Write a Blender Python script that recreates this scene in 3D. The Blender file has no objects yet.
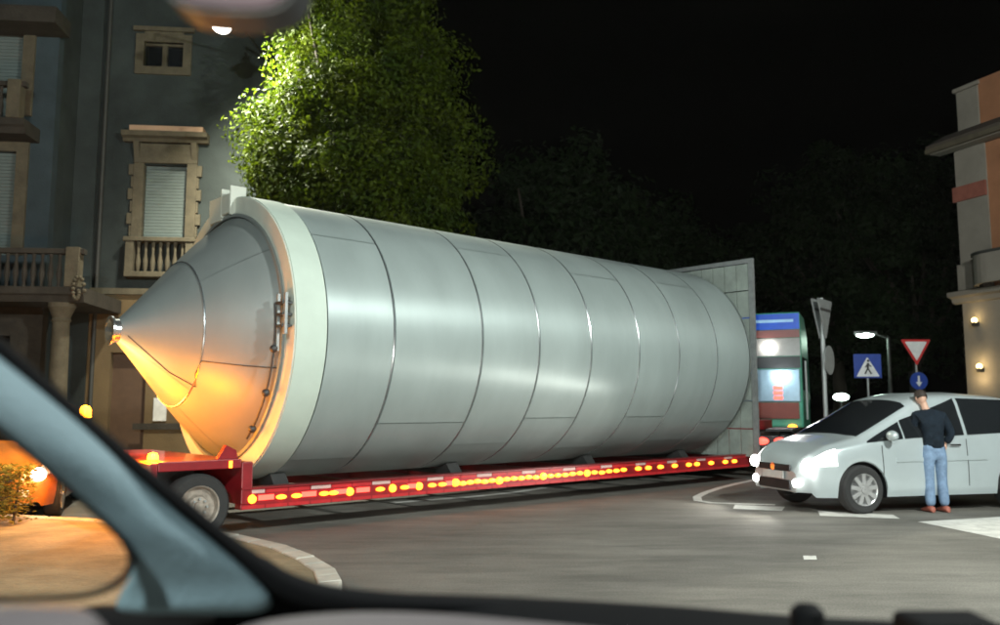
import bpy, bmesh, math, random
from math import sin, cos, pi, radians, sqrt, atan2
from mathutils import Vector, Matrix, noise

random.seed(7)
sc = bpy.context.scene
COL = sc.collection

# ------------------------------------------------------------------ camera, world, exposure
F, HY, CH = 850.0, 406.0, 1.52            # focal length in photo pixels, horizon row, eye height
PITCH = math.atan((HY - 312.5) / F)
cam_d = bpy.data.cameras.new('camera')
cam = bpy.data.objects.new('camera', cam_d); COL.objects.link(cam)
cam.location = (0, 0, CH); cam.rotation_euler = (pi / 2 + PITCH, 0, 0)
cam_d.sensor_width = 36; cam_d.lens = 36 * F / 1000
cam_d.clip_start = 0.02; cam_d.clip_end = 600
cam_d.dof.use_dof = True; cam_d.dof.focus_distance = 5.0; cam_d.dof.aperture_fstop = 3.0
sc.camera = cam

world = bpy.data.worlds.new('World'); sc.world = world; world.use_nodes = True
bg = world.node_tree.nodes['Background']
sky = world.node_tree.nodes.new('ShaderNodeTexSky'); sky.sky_type = 'NISHITA'; sky.sun_disc = False
sky.sun_elevation = radians(-7); sky.sun_rotation = radians(200)
world.node_tree.links.new(sky.outputs[0], bg.inputs[0])
bg.inputs['Strength'].default_value = 0.05
sc.view_settings.view_transform = 'Standard'; sc.view_settings.look = 'None'
sc.view_settings.exposure = 0.0; sc.view_settings.gamma = 1.0
sc.cycles.max_bounces = 6; sc.cycles.transparent_max_bounces = 8
sc.cycles.sample_clamp_indirect = 4.0
sc.cycles.use_denoising = True

def point_light(name, loc, power, color, radius=0.15, spot=None, aim=None):
    d = bpy.data.lights.new(name, 'SPOT' if spot else 'POINT')
    d.energy = power; d.color = color; d.shadow_soft_size = radius
    if spot: d.spot_size = radians(spot); d.spot_blend = 0.6
    o = bpy.data.objects.new(name, d); COL.objects.link(o); o.location = loc
    if aim is not None:
        o.rotation_euler = (Vector(aim) - Vector(loc)).to_track_quat('-Z', 'Y').to_euler()
    return o

# ------------------------------------------------------------------ placing by sight lines
def W(px, py, Y):
    """world point on the sight line of photo pixel (px, py) at world depth Y"""
    c, s = cos(PITCH), sin(PITCH)
    a = (px - 500) / F; b = (312.5 - py) / F
    dy, dz = c - b * s, s + b * c
    return Vector((a / dy * Y, Y, CH + dz / dy * Y))
def G(px, py, z=0.0):
    p = W(px, py, 1.0); d = p - Vector((0, 0, CH))
    t = (z - CH) / d.z
    return Vector((d.x * t, d.y * t, z))

# ------------------------------------------------------------------ materials
def mat(name, col, rough=0.6, metal=0.0, var=0.12, scale=6.0, bump=0.0, bscale=40.0, spec=0.5, coat=0.0,
        emit=None, estr=0.0, stretch=None, sub=0.0, trans=0.0):
    m = bpy.data.materials.new(name); m.use_nodes = True
    nt = m.node_tree; b = nt.nodes['Principled BSDF']
    b.inputs['Roughness'].default_value = rough; b.inputs['Metallic'].default_value = metal
    b.inputs['Specular IOR Level'].default_value = spec; b.inputs['Coat Weight'].default_value = coat
    tc = nt.nodes.new('ShaderNodeTexCoord'); mp = nt.nodes.new('ShaderNodeMapping')
    nt.links.new(tc.outputs['Object'], mp.inputs['Vector'])
    if stretch: mp.inputs['Scale'].default_value = stretch
    n = nt.nodes.new('ShaderNodeTexNoise'); n.inputs['Scale'].default_value = scale
    n.inputs['Detail'].default_value = 5; n.inputs['Roughness'].default_value = 0.6
    nt.links.new(mp.outputs[0], n.inputs['Vector'])
    r = nt.nodes.new('ShaderNodeValToRGB')
    r.color_ramp.elements[0].position = 0.3; r.color_ramp.elements[1].position = 0.7
    r.color_ramp.elements[0].color = tuple(c * (1 - var) for c in col) + (1,)
    r.color_ramp.elements[1].color = tuple(min(1, c * (1 + var)) for c in col) + (1,)
    nt.links.new(n.outputs['Fac'], r.inputs['Fac']); nt.links.new(r.outputs['Color'], b.inputs['Base Color'])
    if bump:
        n2 = nt.nodes.new('ShaderNodeTexNoise'); n2.inputs['Scale'].default_value = bscale; n2.inputs['Detail'].default_value = 3
        nt.links.new(mp.outputs[0], n2.inputs['Vector'])
        bp = nt.nodes.new('ShaderNodeBump'); bp.inputs['Strength'].default_value = bump; bp.inputs['Distance'].default_value = 0.02
        nt.links.new(n2.outputs['Fac'], bp.inputs['Height']); nt.links.new(bp.outputs[0], b.inputs['Normal'])
    if emit:
        b.inputs['Emission Color'].default_value = tuple(emit) + (1,); b.inputs['Emission Strength'].default_value = estr
    return m

M = {}
def brushed(name, col, rough, metal, aniso):
    """rolled steel: the polishing runs round the axis, so highlights stretch along it"""
    m = mat(name, col, rough, metal, 0.10, 0.9, 0.22, 2.2, stretch=(1.6, 1, 0.5)); nt = m.node_tree; b = nt.nodes['Principled BSDF']
    b.inputs['Anisotropic'].default_value = aniso; b.inputs['Anisotropic Rotation'].default_value = 0.25
    tc = nt.nodes.new('ShaderNodeTexCoord'); sub = nt.nodes.new('ShaderNodeVectorMath'); sub.operation = 'SUBTRACT'
    sub.inputs[1].default_value = (0, 0, 2.46); nt.links.new(tc.outputs['Object'], sub.inputs[0])
    cr_ = nt.nodes.new('ShaderNodeVectorMath'); cr_.operation = 'CROSS_PRODUCT'; cr_.inputs[0].default_value = (1, 0, 0)
    nt.links.new(sub.outputs[0], cr_.inputs[1])
    vt = nt.nodes.new('ShaderNodeVectorTransform'); vt.vector_type = 'VECTOR'; vt.convert_from = 'OBJECT'; vt.convert_to = 'WORLD'
    nt.links.new(cr_.outputs[0], vt.inputs[0])
    nn = nt.nodes.new('ShaderNodeVectorMath'); nn.operation = 'NORMALIZE'; nt.links.new(vt.outputs[0], nn.inputs[0])
    nt.links.new(nn.outputs[0], b.inputs['Tangent'])
    return m
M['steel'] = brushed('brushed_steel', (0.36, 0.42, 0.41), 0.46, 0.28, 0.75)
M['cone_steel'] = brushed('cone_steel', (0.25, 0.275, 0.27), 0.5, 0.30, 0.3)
M['seam'] = mat('seam_gap', (0.10, 0.12, 0.13), 0.5, 0.5)
M['bead'] = mat('weld_bead', (0.55, 0.58, 0.6), 0.22, 0.9)
M['collar'] = mat('pale_green_primer', (0.50, 0.58, 0.51), 0.6, 0.0, 0.05, 3)
M['collar_face'] = mat('cream_primer', (0.55, 0.57, 0.50), 0.6, 0.0, 0.07, 4)
M['dark_metal'] = mat('dark_metal', (0.06, 0.06, 0.06), 0.5, 0.5)
M['grey_metal'] = mat('galvanised_metal', (0.33, 0.35, 0.35), 0.5, 0.5, 0.15, 8)
M['red'] = mat('red_paint', (0.24, 0.010, 0.015), 0.35, 0.0, 0.15, 5, coat=0.3)
M['tape_w'] = mat('white_tape', (0.5, 0.36, 0.34), 0.4)
M['tape_r'] = mat('red_tape', (0.45, 0.02, 0.025), 0.4)
M['amber_on'] = mat('amber_lamp', (0.9, 0.4, 0.05), 0.3, emit=(1.0, 0.22, 0.012), estr=6.5)
M['red_on'] = mat('red_lamp', (0.8, 0.05, 0.03), 0.3, emit=(1.0, 0.06, 0.04), estr=5)
M['white_on'] = mat('white_lamp', (0.9, 0.9, 0.9), 0.3, emit=(1.0, 0.97, 0.9), estr=30)
M['street_on'] = mat('street_lamp_glow', (0.9, 0.9, 0.9), 0.3, emit=(1.0, 0.93, 0.85), estr=28)
M['green_on'] = mat('greenish_lamp_glow', (0.9, 0.9, 0.9), 0.3, emit=(0.75, 1.0, 0.85), estr=14)
M['warm_on'] = mat('warm_lamp_glow', (0.9, 0.8, 0.5), 0.3, emit=(1.0, 0.72, 0.3), estr=7)
M['beacon_on'] = mat('beacon_glow', (0.9, 0.5, 0.05), 0.3, emit=(1.0, 0.30, 0.012), estr=18)
M['rubber'] = mat('rubber', (0.025, 0.025, 0.025), 0.85, bump=0.3)
M['rim'] = mat('alloy_rim', (0.5, 0.5, 0.5), 0.35, 0.6)
M['dirty_rim'] = mat('dirty_rim', (0.30, 0.26, 0.22), 0.6, 0.3, 0.3, 12)
M['silver'] = mat('silver_paint', (0.50, 0.565, 0.58), 0.30, 0.35, 0.05, 2, coat=0.5)
M['yellow'] = mat('orange_paint', (0.32, 0.13, 0.02), 0.35, 0.0, 0.2, 6, coat=0.6)
M['glass_dark'] = mat('dark_glass', (0.012, 0.014, 0.016), 0.06, 0.0, 0.1, 2, spec=0.6)
M['black'] = mat('black_plastic', (0.018, 0.018, 0.02), 0.5, bump=0.1, bscale=200)
M['plate'] = mat('plate_white', (0.75, 0.75, 0.73), 0.5)
M['lens_lit'] = mat('lit_lens', (0.9, 0.9, 0.88), 0.1, emit=(1.0, 0.97, 0.9), estr=3.5)
M['lens'] = mat('clear_lens', (0.75, 0.75, 0.75), 0.1)
M['pillar'] = mat('pillar_trim_fabric', (0.15, 0.215, 0.245), 0.75, 0, 0.05, 14, 0.25, 260)
M['dash'] = mat('mauve_grey_plastic', (0.11, 0.094, 0.098), 0.55, 0, 0.08, 20, 0.2, 250)
M['seal'] = mat('rubber_seal', (0.004, 0.004, 0.0045), 0.8, spec=0.08)
M['maroon'] = mat('mirror_glass', (0.06, 0.014, 0.02), 0.4, 0.0, 0.3, 8, spec=0.2)  # maroon reflection is put into the glass colour
M['chrome'] = mat('chrome', (0.7, 0.72, 0.75), 0.15, 1.0)
M['bark'] = mat('bark', (0.035, 0.027, 0.018), 0.9, 0, 0.3, 10, 0.8, 14)
M['stucco_green'] = mat('grey_green_stucco', (0.034, 0.043, 0.042), 0.9, 0, 0.38, 0.8, 0.3, 20)
M['stucco_bluish_lit'] = mat('bluish_lit_stucco', (0.040, 0.058, 0.068), 0.9, 0, 0.3, 0.9, 0.3, 20)  # wing stucco: the bluish light on it is put into the colour
M['stucco_ochre'] = mat('ochre_stucco', (0.15, 0.10, 0.048), 0.9, 0, 0.18, 1.2, 0.3, 20)
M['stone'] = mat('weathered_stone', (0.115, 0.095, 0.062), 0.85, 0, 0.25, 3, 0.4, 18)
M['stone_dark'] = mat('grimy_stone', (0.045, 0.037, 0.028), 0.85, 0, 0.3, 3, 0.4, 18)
M['stone_pale'] = mat('pale_warm_stone', (0.55, 0.34, 0.22), 0.8, 0, 0.1, 5)  # paler, warmer tone for the tops of the window hoods
M['shutter'] = mat('pale_roller_shutter', (0.16, 0.195, 0.185), 0.6, 0, 0.05, 3)
M['pipe'] = mat('dark_pipe', (0.05, 0.05, 0.045), 0.6)
M['cream'] = mat('cream_stucco', (0.27, 0.24, 0.20), 0.9, 0, 0.12, 1.5, 0.2, 20)
M['orange_wall'] = mat('orange_stucco', (0.38, 0.17, 0.085), 0.9, 0, 0.12, 1.5, 0.2, 20)
M['brick_red'] = mat('red_band', (0.30, 0.10, 0.07), 0.9, 0, 0.2, 3)
M['roof'] = mat('brown_eaves', (0.09, 0.07, 0.055), 0.9)
M['pavement'] = mat('pavement', (0.20, 0.19, 0.17), 0.9, 0, 0.25, 2, 0.4, 30)
M['kerb'] = mat('kerb_concrete', (0.42, 0.40, 0.35), 0.85, 0, 0.2, 4, 0.4, 40)
M['marking'] = mat('road_paint', (0.62, 0.61, 0.57), 0.7, 0, 0.2, 5)
nt_ = M['marking'].node_tree; rp_ = [n for n in nt_.nodes if n.type == 'VALTORGB'][0]
nz_ = nt_.nodes.new('ShaderNodeTexNoise'); nz_.inputs['Scale'].default_value = 9; nz_.inputs['Detail'].default_value = 8; nz_.inputs['Roughness'].default_value = 0.75
tc_ = [n for n in nt_.nodes if n.type == 'TEX_COORD'][0]; nt_.links.new(tc_.outputs['Object'], nz_.inputs['Vector'])
r2_ = nt_.nodes.new('ShaderNodeValToRGB'); r2_.color_ramp.elements[0].position = .30; r2_.color_ramp.elements[1].position = .42
nt_.links.new(nz_.outputs['Fac'], r2_.inputs['Fac'])
mx_ = nt_.nodes.new('ShaderNodeMixRGB'); mx_.inputs[1].default_value = (0.2, 0.19, 0.17, 1)
nt_.links.new(r2_.outputs['Color'], mx_.inputs[0]); nt_.links.new(rp_.outputs['Color'], mx_.inputs[2]); nt_.links.new(mx_.outputs[0], nt_.nodes['Principled BSDF'].inputs['Base Color'])
M['sign_blue'] = mat('sign_blue', (0.02, 0.06, 0.34), 0.4)
M['sign_white'] = mat('sign_white', (0.8, 0.8, 0.8), 0.4)
M['sign_red'] = mat('sign_red', (0.6, 0.03, 0.03), 0.4)
M['livery_blue'] = mat('livery_blue', (0.01, 0.09, 0.60), 0.35, coat=0.4)
M['livery_pale'] = mat('livery_pale_blue', (0.35, 0.60, 0.9), 0.35)
M['livery_red'] = mat('livery_maroon', (0.20, 0.07, 0.065), 0.4)
M['livery_white'] = mat('livery_white', (0.26, 0.25, 0.24), 0.4)
M['livery_green'] = mat('livery_green', (0.06, 0.30, 0.20), 0.35, coat=0.4)
M['panel_lit'] = mat('pale_blue_panel', (0.30, 0.42, 0.52), 0.3, 0.5)
M['skin'] = mat('skin', (0.55, 0.33, 0.24), 0.6, var=0.06)
M['hair'] = mat('dark_hair', (0.03, 0.02, 0.015), 0.7)
M['jacket'] = mat('dark_navy_jacket', (0.010, 0.016, 0.024), 0.9, 0, 0.3, 12, 0.8, 14, spec=0.15)
M['jeans'] = mat('blue_denim', (0.16, 0.24, 0.36), 0.85, 0, 0.25, 14, 0.5, 18)
M['shoe'] = mat('red_brown_shoe', (0.32, 0.10, 0.07), 0.6)

def asphalt():
    m = mat('asphalt', (0.165, 0.155, 0.136), 0.72, 0, 0.30, 0.30, 0.5, 90, spec=0.4)
    nt = m.node_tree; b = nt.nodes['Principled BSDF']
    ramp = [n for n in nt.nodes if n.type == 'VALTORGB'][0]
    tc = [n for n in nt.nodes if n.type == 'TEX_COORD'][0]
    n3 = nt.nodes.new('ShaderNodeTexNoise'); n3.inputs['Scale'].default_value = 60; n3.inputs['Detail'].default_value = 4
    nt.links.new(tc.outputs['Object'], n3.inputs['Vector'])
    vo = nt.nodes.new('ShaderNodeTexVoronoi'); vo.feature = 'DISTANCE_TO_EDGE'; vo.inputs['Scale'].default_value = 0.33
    nd = nt.nodes.new('ShaderNodeTexNoise'); nd.inputs['Scale'].default_value = 1.3; nd.inputs['Detail'].default_value = 6
    nt.links.new(tc.outputs['Object'], nd.inputs['Vector'])
    mx0 = nt.nodes.new('ShaderNodeMixRGB'); mx0.inputs[0].default_value = 0.25
    nt.links.new(tc.outputs['Object'], mx0.inputs[1]); nt.links.new(nd.outputs['Color'], mx0.inputs[2]); nt.links.new(mx0.outputs[0], vo.inputs['Vector'])
    cr = nt.nodes.new('ShaderNodeMapRange'); cr.inputs['From Min'].default_value = 0.0; cr.inputs['From Max'].default_value = 0.006
    cr.inputs['To Min'].default_value = 0.95; cr.inputs['To Max'].default_value = 1.0
    nt.links.new(vo.outputs['Distance'], cr.inputs['Value'])
    mr = nt.nodes.new('ShaderNodeMapRange'); mr.inputs['From Min'].default_value = .3; mr.inputs['From Max'].default_value = .7
    mr.inputs['To Min'].default_value = .72; mr.inputs['To Max'].default_value = 1.25
    nt.links.new(n3.outputs['Fac'], mr.inputs['Value'])
    mu = nt.nodes.new('ShaderNodeMath'); mu.operation = 'MULTIPLY'
    nt.links.new(cr.outputs[0], mu.inputs[0]); nt.links.new(mr.outputs[0], mu.inputs[1])
    mx = nt.nodes.new('ShaderNodeMixRGB'); mx.blend_type = 'MULTIPLY'; mx.inputs[0].default_value = 1
    nt.links.new(ramp.outputs['Color'], mx.inputs[1]); nt.links.new(mu.outputs[0], mx.inputs[2])
    st = nt.nodes.new('ShaderNodeTexNoise'); st.inputs['Scale'].default_value = 1.6; st.inputs['Detail'].default_value = 7; st.inputs['Roughness'].default_value = .7
    mp2 = nt.nodes.new('ShaderNodeMapping'); mp2.inputs['Rotation'].default_value = (0, 0, radians(-25)); mp2.inputs['Scale'].default_value = (0.35, 1.5, 1)
    nt.links.new(tc.outputs['Object'], mp2.inputs['Vector']); nt.links.new(mp2.outputs[0], st.inputs['Vector'])
    sr = nt.nodes.new('ShaderNodeMapRange'); sr.inputs['From Min'].default_value = .35; sr.inputs['From Max'].default_value = .6
    sr.inputs['To Min'].default_value = .68; sr.inputs['To Max'].default_value = 1.08; nt.links.new(st.outputs['Fac'], sr.inputs['Value'])
    m3 = nt.nodes.new('ShaderNodeMixRGB'); m3.blend_type = 'MULTIPLY'; m3.inputs[0].default_value = 1
    nt.links.new(mx.outputs[0], m3.inputs[1]); nt.links.new(sr.outputs[0], m3.inputs[2])
    nt.links.new(m3.outputs[0], b.inputs['Base Color'])
    return m
M['asphalt'] = asphalt()
M['sandy'] = mat('sandy_paving', (0.21, 0.175, 0.11), 0.9, 0, 0.35, 2.2, 0.6, 18)

def leaf_mat(name, c1, c2):
    m = mat(name, c1, 0.6, 0, 0.0, 1.3, spec=0.12)
    nt = m.node_tree; b = nt.nodes['Principled BSDF']
    ramp = [n for n in nt.nodes if n.type == 'VALTORGB'][0]
    ramp.color_ramp.elements[0].color = tuple(c1) + (1,); ramp.color_ramp.elements[1].color = tuple(c2) + (1,)
    tr = nt.nodes.new('ShaderNodeBsdfTranslucent'); mx = nt.nodes.new('ShaderNodeMixShader'); mx.inputs[0].default_value = 0.35
    nt.links.new(ramp.outputs['Color'], tr.inputs['Color'])
    out = nt.nodes['Material Output']
    nt.links.new(b.outputs[0], mx.inputs[1]); nt.links.new(tr.outputs[0], mx.inputs[2]); nt.links.new(mx.outputs[0], out.inputs['Surface'])
    return m
M['leaf'] = leaf_mat('leaf', (0.020, 0.040, 0.003), (0.068, 0.092, 0.003))
M['leaf_unlit'] = leaf_mat('unlit_leaf', (0.006, 0.014, 0.004), (0.012, 0.023, 0.006))  # far trees: their lack of light is put into this darker colour

def glass_mat(name, gloss, tint=(1, 1, 1)):
    m = bpy.data.materials.new(name); m.use_nodes = True; nt = m.node_tree
    nt.nodes.remove(nt.nodes['Principled BSDF'])
    t = nt.nodes.new('ShaderNodeBsdfTransparent'); t.inputs[0].default_value = tuple(tint) + (1,)
    g = nt.nodes.new('ShaderNodeBsdfGlossy'); g.inputs['Roughness'].default_value = 0.03
    lw = nt.nodes.new('ShaderNodeLayerWeight'); lw.inputs['Blend'].default_value = 0.5
    pw = nt.nodes.new('ShaderNodeMath'); pw.operation = 'POWER'; pw.inputs[1].default_value = 5; nt.links.new(lw.outputs['Facing'], pw.inputs[0])
    fr = nt.nodes.new('ShaderNodeMath'); fr.operation = 'MULTIPLY_ADD'; fr.inputs[1].default_value = 0.25; fr.inputs[2].default_value = gloss
    nt.links.new(pw.outputs[0], fr.inputs[0])
    mx = nt.nodes.new('ShaderNodeMixShader')
    nt.links.new(fr.outputs[0], mx.inputs[0]); nt.links.new(t.outputs[0], mx.inputs[1]); nt.links.new(g.outputs[0], mx.inputs[2])
    nt.links.new(mx.outputs[0], nt.nodes['Material Output'].inputs['Surface'])
    return m
M['pane'] = glass_mat('window_glass', 0.008, (0.97, 0.985, 0.98))

# ------------------------------------------------------------------ mesh helpers
class MB:
    def __init__(s): s.v = []; s.f = []
    def add(s, vs, fs):
        k = len(s.v); s.v += [tuple(v) for v in vs]; s.f += [tuple(i + k for i in f) for f in fs]; return s
    def box(s, x0, x1, y0, y1, z0, z1, rot=None, about=None):
        vs = [Vector((x, y, z)) for x in (x0, x1) for y in (y0, y1) for z in (z0, z1)]
        if rot is not None:
            a = Vector(about) if about is not None else Vector(((x0 + x1) / 2, (y0 + y1) / 2, (z0 + z1) / 2))
            vs = [rot @ (v - a) + a for v in vs]
        return s.add(vs, [(0, 1, 3, 2), (4, 6, 7, 5), (0, 4, 5, 1), (2, 3, 7, 6), (0, 2, 6, 4), (1, 5, 7, 3)])
    def tube(s, p0, p1, r0, r1=None, n=12, cap=True):
        r1 = r0 if r1 is None else r1
        p0, p1 = Vector(p0), Vector(p1); q = (p1 - p0).to_track_quat('Z', 'Y')
        vs = [p + q @ Vector((r * cos(2 * pi * i / n), r * sin(2 * pi * i / n), 0)) for p, r in ((p0, r0), (p1, r1)) for i in range(n)]
        fs = [(i, (i + 1) % n, n + (i + 1) % n, n + i) for i in range(n)]
        if cap: fs += [tuple(range(n))[::-1], tuple(range(n, 2 * n))]
        return s.add(vs, fs)
    def lathe(s, prof, n=24, axis='z', o=(0, 0, 0), closed=False, a0=0.0, a1=2 * pi):
        """prof: (radius, height) pairs"""
        full = abs(a1 - a0 - 2 * pi) < 1e-6; m = n if full else n + 1
        o = Vector(o); vs = []
        for r, h in prof:
            for i in range(m):
                a = a0 + (a1 - a0) * i / n
                p = {'z': (r * cos(a), r * sin(a), h), 'x': (h, r * cos(a), r * sin(a)), 'y': (r * sin(a), h, r * cos(a))}[axis]
                vs.append(o + Vector(p))
        fs = []
        L = len(prof); rng = range(L if closed else L - 1)
        for j in rng:
            j2 = (j + 1) % L
            for i in range(n):
                i2 = (i + 1) % m
                fs.append((j * m + i, j * m + i2, j2 * m + i2, j2 * m + i))
        return s.add(vs, fs)
    def ball(s, c, r, n=12, sx=1, sy=1, sz=1):
        pr = [(r * sin(pi * j / n) + 1e-5, -r * cos(pi * j / n)) for j in range(n + 1)]
        k = len(s.v); s.lathe(pr, n + 4)
        for i in range(k, len(s.v)):
            v = s.v[i]; s.v[i] = (c[0] + v[0] * sx, c[1] + v[1] * sy, c[2] + v[2] * sz)
        return s
    def loft(s, rings, closed=True, caps=True):
        n = len(rings[0]); vs = [p for r in rings for p in r]; fs = []
        for j in range(len(rings) - 1):
            for i in range(n if closed else n - 1):
                fs.append((j * n + i, j * n + (i + 1) % n, (j + 1) * n + (i + 1) % n, (j + 1) * n + i))
        if caps: fs += [tuple(range(n))[::-1], tuple(range(len(vs) - n, len(vs)))]
        return s.add(vs, fs)
    def prism(s, pts, d):
        """extrude the polygon pts (3-D) along the vector d"""
        pts = [Vector(p) for p in pts]; d = Vector(d); n = len(pts)
        vs = pts + [p + d for p in pts]
        return s.add(vs, [tuple(range(n)), tuple(range(n, 2 * n))[::-1]] + [(i, i + n, (i + 1) % n + n, (i + 1) % n) for i in range(n)])
    def mesh(s, name, m, smooth=False, bevel=0.0):
        me = bpy.data.meshes.new(name); me.from_pydata(s.v, [], s.f)
        bm = bmesh.new(); bm.from_mesh(me)
        bmesh.ops.recalc_face_normals(bm, faces=bm.faces)
        bm.to_mesh(me); bm.free()
        me.materials.append(m)
        if smooth:
            for p in me.polygons: p.use_smooth = True
            try: me.set_sharp_from_angle(angle=radians(smooth if smooth is not True else 40))
            except Exception: pass
        return me
    def build(s, name, m, parent=None, smooth=False, bevel=0.0, loc=None):
        o = bpy.data.objects.new(name, s.mesh(name, m, smooth)); COL.objects.link(o)
        if parent is not None: o.parent = parent
        if loc is not None: o.location = loc
        if bevel:
            b = o.modifiers.new('b', 'BEVEL'); b.width = bevel; b.segments = 2; b.limit_method = 'ANGLE'
        return o

def empty(name, loc, rz=0.0, label=None, cat=None, group=None):
    o = bpy.data.objects.new(name, None); COL.objects.link(o); o.location = loc; o.rotation_euler = (0, 0, rz)
    return tag(o, label, cat, group)
def tag(o, label=None, cat=None, group=None, kind=None):
    if label: o['label'] = label
    if cat: o['category'] = cat
    if group: o['group'] = group
    if kind: o['kind'] = kind
    return o
def dup(o, parent=None):
    c = o.copy(); COL.objects.link(c); c.parent = parent
    for ch in list(o.children): dup(ch, c)
    return c
def clone(o, loc, parent=None, rot=None):
    c = o.copy(); COL.objects.link(c); c.parent = parent if parent is not None else o.parent
    c.location = loc
    if rot is not None: c.rotation_euler = rot
    return c
BOX = lambda *a, **k: MB().box(*a, **k)
RZ = lambda a: Matrix.Rotation(a, 3, 'Z')

# ------------------------------------------------------------------ ground, pavements, markings
def sheet(name, poly, z, m, thick=0.0):
    mb = MB()
    if thick: mb.prism([(p[0], p[1], z - thick) for p in poly], (0, 0, thick))
    else: mb.add([(p[0], p[1], z) for p in poly], [tuple(range(len(poly)))])
    return tag(mb.build(name, m), kind='structure')
g = MB().add([(x, y, 0) for x in (-250, 250) for y in (-60, 400)], [(0, 2, 3, 1)]).build('road', M['asphalt']); tag(g, kind='structure')

# traffic island on the near left with kerb stones round it
far_px = [(-330, 521), (-150, 521), (0, 524), (100, 529), (180, 537), (240, 546), (285, 557), (315, 570), (335, 583), (342, 597), (330, 622), (300, 655), (240, 720), (120, 800)]
isl = [G(*p) for p in far_px] + [Vector((-5.0, 0.5, 0)), Vector((-9, 0.5, 0))]
cen = Vector((-4.5, 5.5, 0))
inner = [p + (cen - p).normalized() * 0.20 for p in isl]
sheet('island', [(p.x, p.y) for p in inner], 0.115, M['sandy'], 0.11)
kerbset = bpy.data.objects['island']
def stones(path, inner, parent, z=0.13, step=0.8):
    """kerb stones, each a piece, along a path"""
    for (a, b, ai, bi) in zip(path[:-1], path[1:], inner[:-1], inner[1:]):
        n = max(1, round((b - a).length / step))
        for k in range(n):
            t0, t1 = k / n + 0.008 / n, (k + 1) / n - 0.012 / n
            q = [a.lerp(b, t0), a.lerp(b, t1), ai.lerp(bi, t1), ai.lerp(bi, t0)]
            dz = random.uniform(-0.004, 0.004)
            MB().prism([(p.x, p.y, 0) for p in q], (0, 0, z + dz)).build('kerb_stone', M['kerb'], parent, bevel=0.015)
dense = [];
for i in range(len(isl) - 3):
    for k in range(2):
        dense.append(isl[i].lerp(isl[i + 1], k / 2))
dense.append(isl[-3])
stones(dense, [p + (cen - p).normalized() * 0.20 for p in dense], kerbset)

# pavements before the two buildings
sheet('pavement', [(-60, 18.2), (-3, 19.9), (30, 24.5), (30, 60), (-60, 60)][:2] + [(-1.5, 20.4), (-1.0, 24.5), (-60, 24.5)], 0.13, M['pavement'], 0.12)
sheet('pavement', [(12.2, 30), (12.7, 18.5), (14.2, 16.6), (40, 15.0), (40, 30)], 0.13, M['pavement'], 0.12)

# road markings
def stripe(name, pxs, z=0.004):
    sheet(name, [(G(*p).x, G(*p).y) for p in pxs], z, M['marking'])
stripe('crosswalk_stripe', [(918, 522), (1002, 517), (1130, 512), (1130, 532), (1010, 541)])
stripe('crosswalk_stripe', [(1010, 560), (1300, 545), (1300, 585), (1080, 600)])
stripe('lane_marking', [(818, 511), (893, 515), (900, 519), (820, 516)])
stripe('lane_marking', [(735, 505), (785, 507), (782, 511), (733, 509)])
def curve(name, pxs, w=0.12):
    P = [G(*p) for p in pxs]; L = []; R = []
    for i, p in enumerate(P):
        d = (P[min(i + 1, len(P) - 1)] - P[max(i - 1, 0)]).normalized(); n = Vector((-d.y, d.x, 0)) * w / 2
        L.append(p + n); R.append(p - n)
    vs = L + R; n = len(P)
    o = MB().add([(v.x, v.y, 0.004) for v in vs], [(i, i + 1, n + i + 1, n + i) for i in range(n - 1)]).build(name, M['marking'])
    tag(o, kind='structure')
curve('edge_line', [(790, 474), (765, 478), (740, 483), (720, 488), (705, 493), (697, 497), (698, 501), (712, 503), (740, 504), (775, 505)], 0.14)
curve('edge_line', [(392, 503), (430, 500), (470, 497), (510, 493), (545, 488)], 0.16)
stripe('worn_marking', [(803, 556), (816, 556), (817, 560), (804, 560)])

# ------------------------------------------------------------------ street lamps
def street_lamp(x, y, h, ang, label, power, color, armlen=1.6, glow='street_on', real=True, pole='grey_metal', r=0.16):
    t = empty('street_lamp', (x, y, 0), ang, label, 'street lamp')
    MB().tube((0, 0, 0), (0, 0, h), 0.09, 0.055).tube((0, 0, 0), (0, 0, 0.9), 0.12, 0.11).build('pole', M[pole], t, smooth=True)
    MB().tube((0, 0, h - 0.05), (armlen, 0, h + 0.12), 0.04, 0.03).build('arm', M[pole], t)
    hd = MB().loft([[Vector((armlen + a, yy * ww, h + 0.10 + zz)) for yy, zz in ((-1, 0), (-0.7, 0.1), (0.7, 0.1), (1, 0))] for a, ww in ((-0.05, 0.06), (0.2, 0.15), (0.6, 0.14), (0.75, 0.05))]).build('lamp_head', M['grey_metal'], t)
    MB().ball((armlen + 0.36, 0, h + 0.07), r, 10, 1.5, 0.85, 0.45).build('lens', M[glow], t, smooth=True)
    if real:
        p = Matrix.Rotation(ang, 3, 'Z') @ Vector((armlen + 0.36, 0, 0)) + Vector((x, y, h - 0.12))
        point_light('street_lamp_light', p, power, color, 0.22)
    return t
COOL = (0.88, 1.0, 0.97)
street_lamp(-4.5, -6.5, 8.2, radians(-20), 'tall grey street lamp out of view behind the car, inferred from the light', 7600, COOL)  # unseen near lamps, placed to give the cool light on silo and road
street_lamp(9.5, 3.2, 8.0, radians(170), 'tall grey street lamp out of view on the near right, inferred from the light', 6800, (0.95, 1.0, 0.95))
# far lamp in view on the right
p = W(865, 335, 30)
street_lamp(p.x + 0.45 + 0.36, 30, p.z - 0.07, pi, 'distant street lamp with a short arm above the crossing sign', 90, (0.7, 1.0, 0.8), 0.45, 'green_on', True, 'dark_metal', 0.21)

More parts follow.
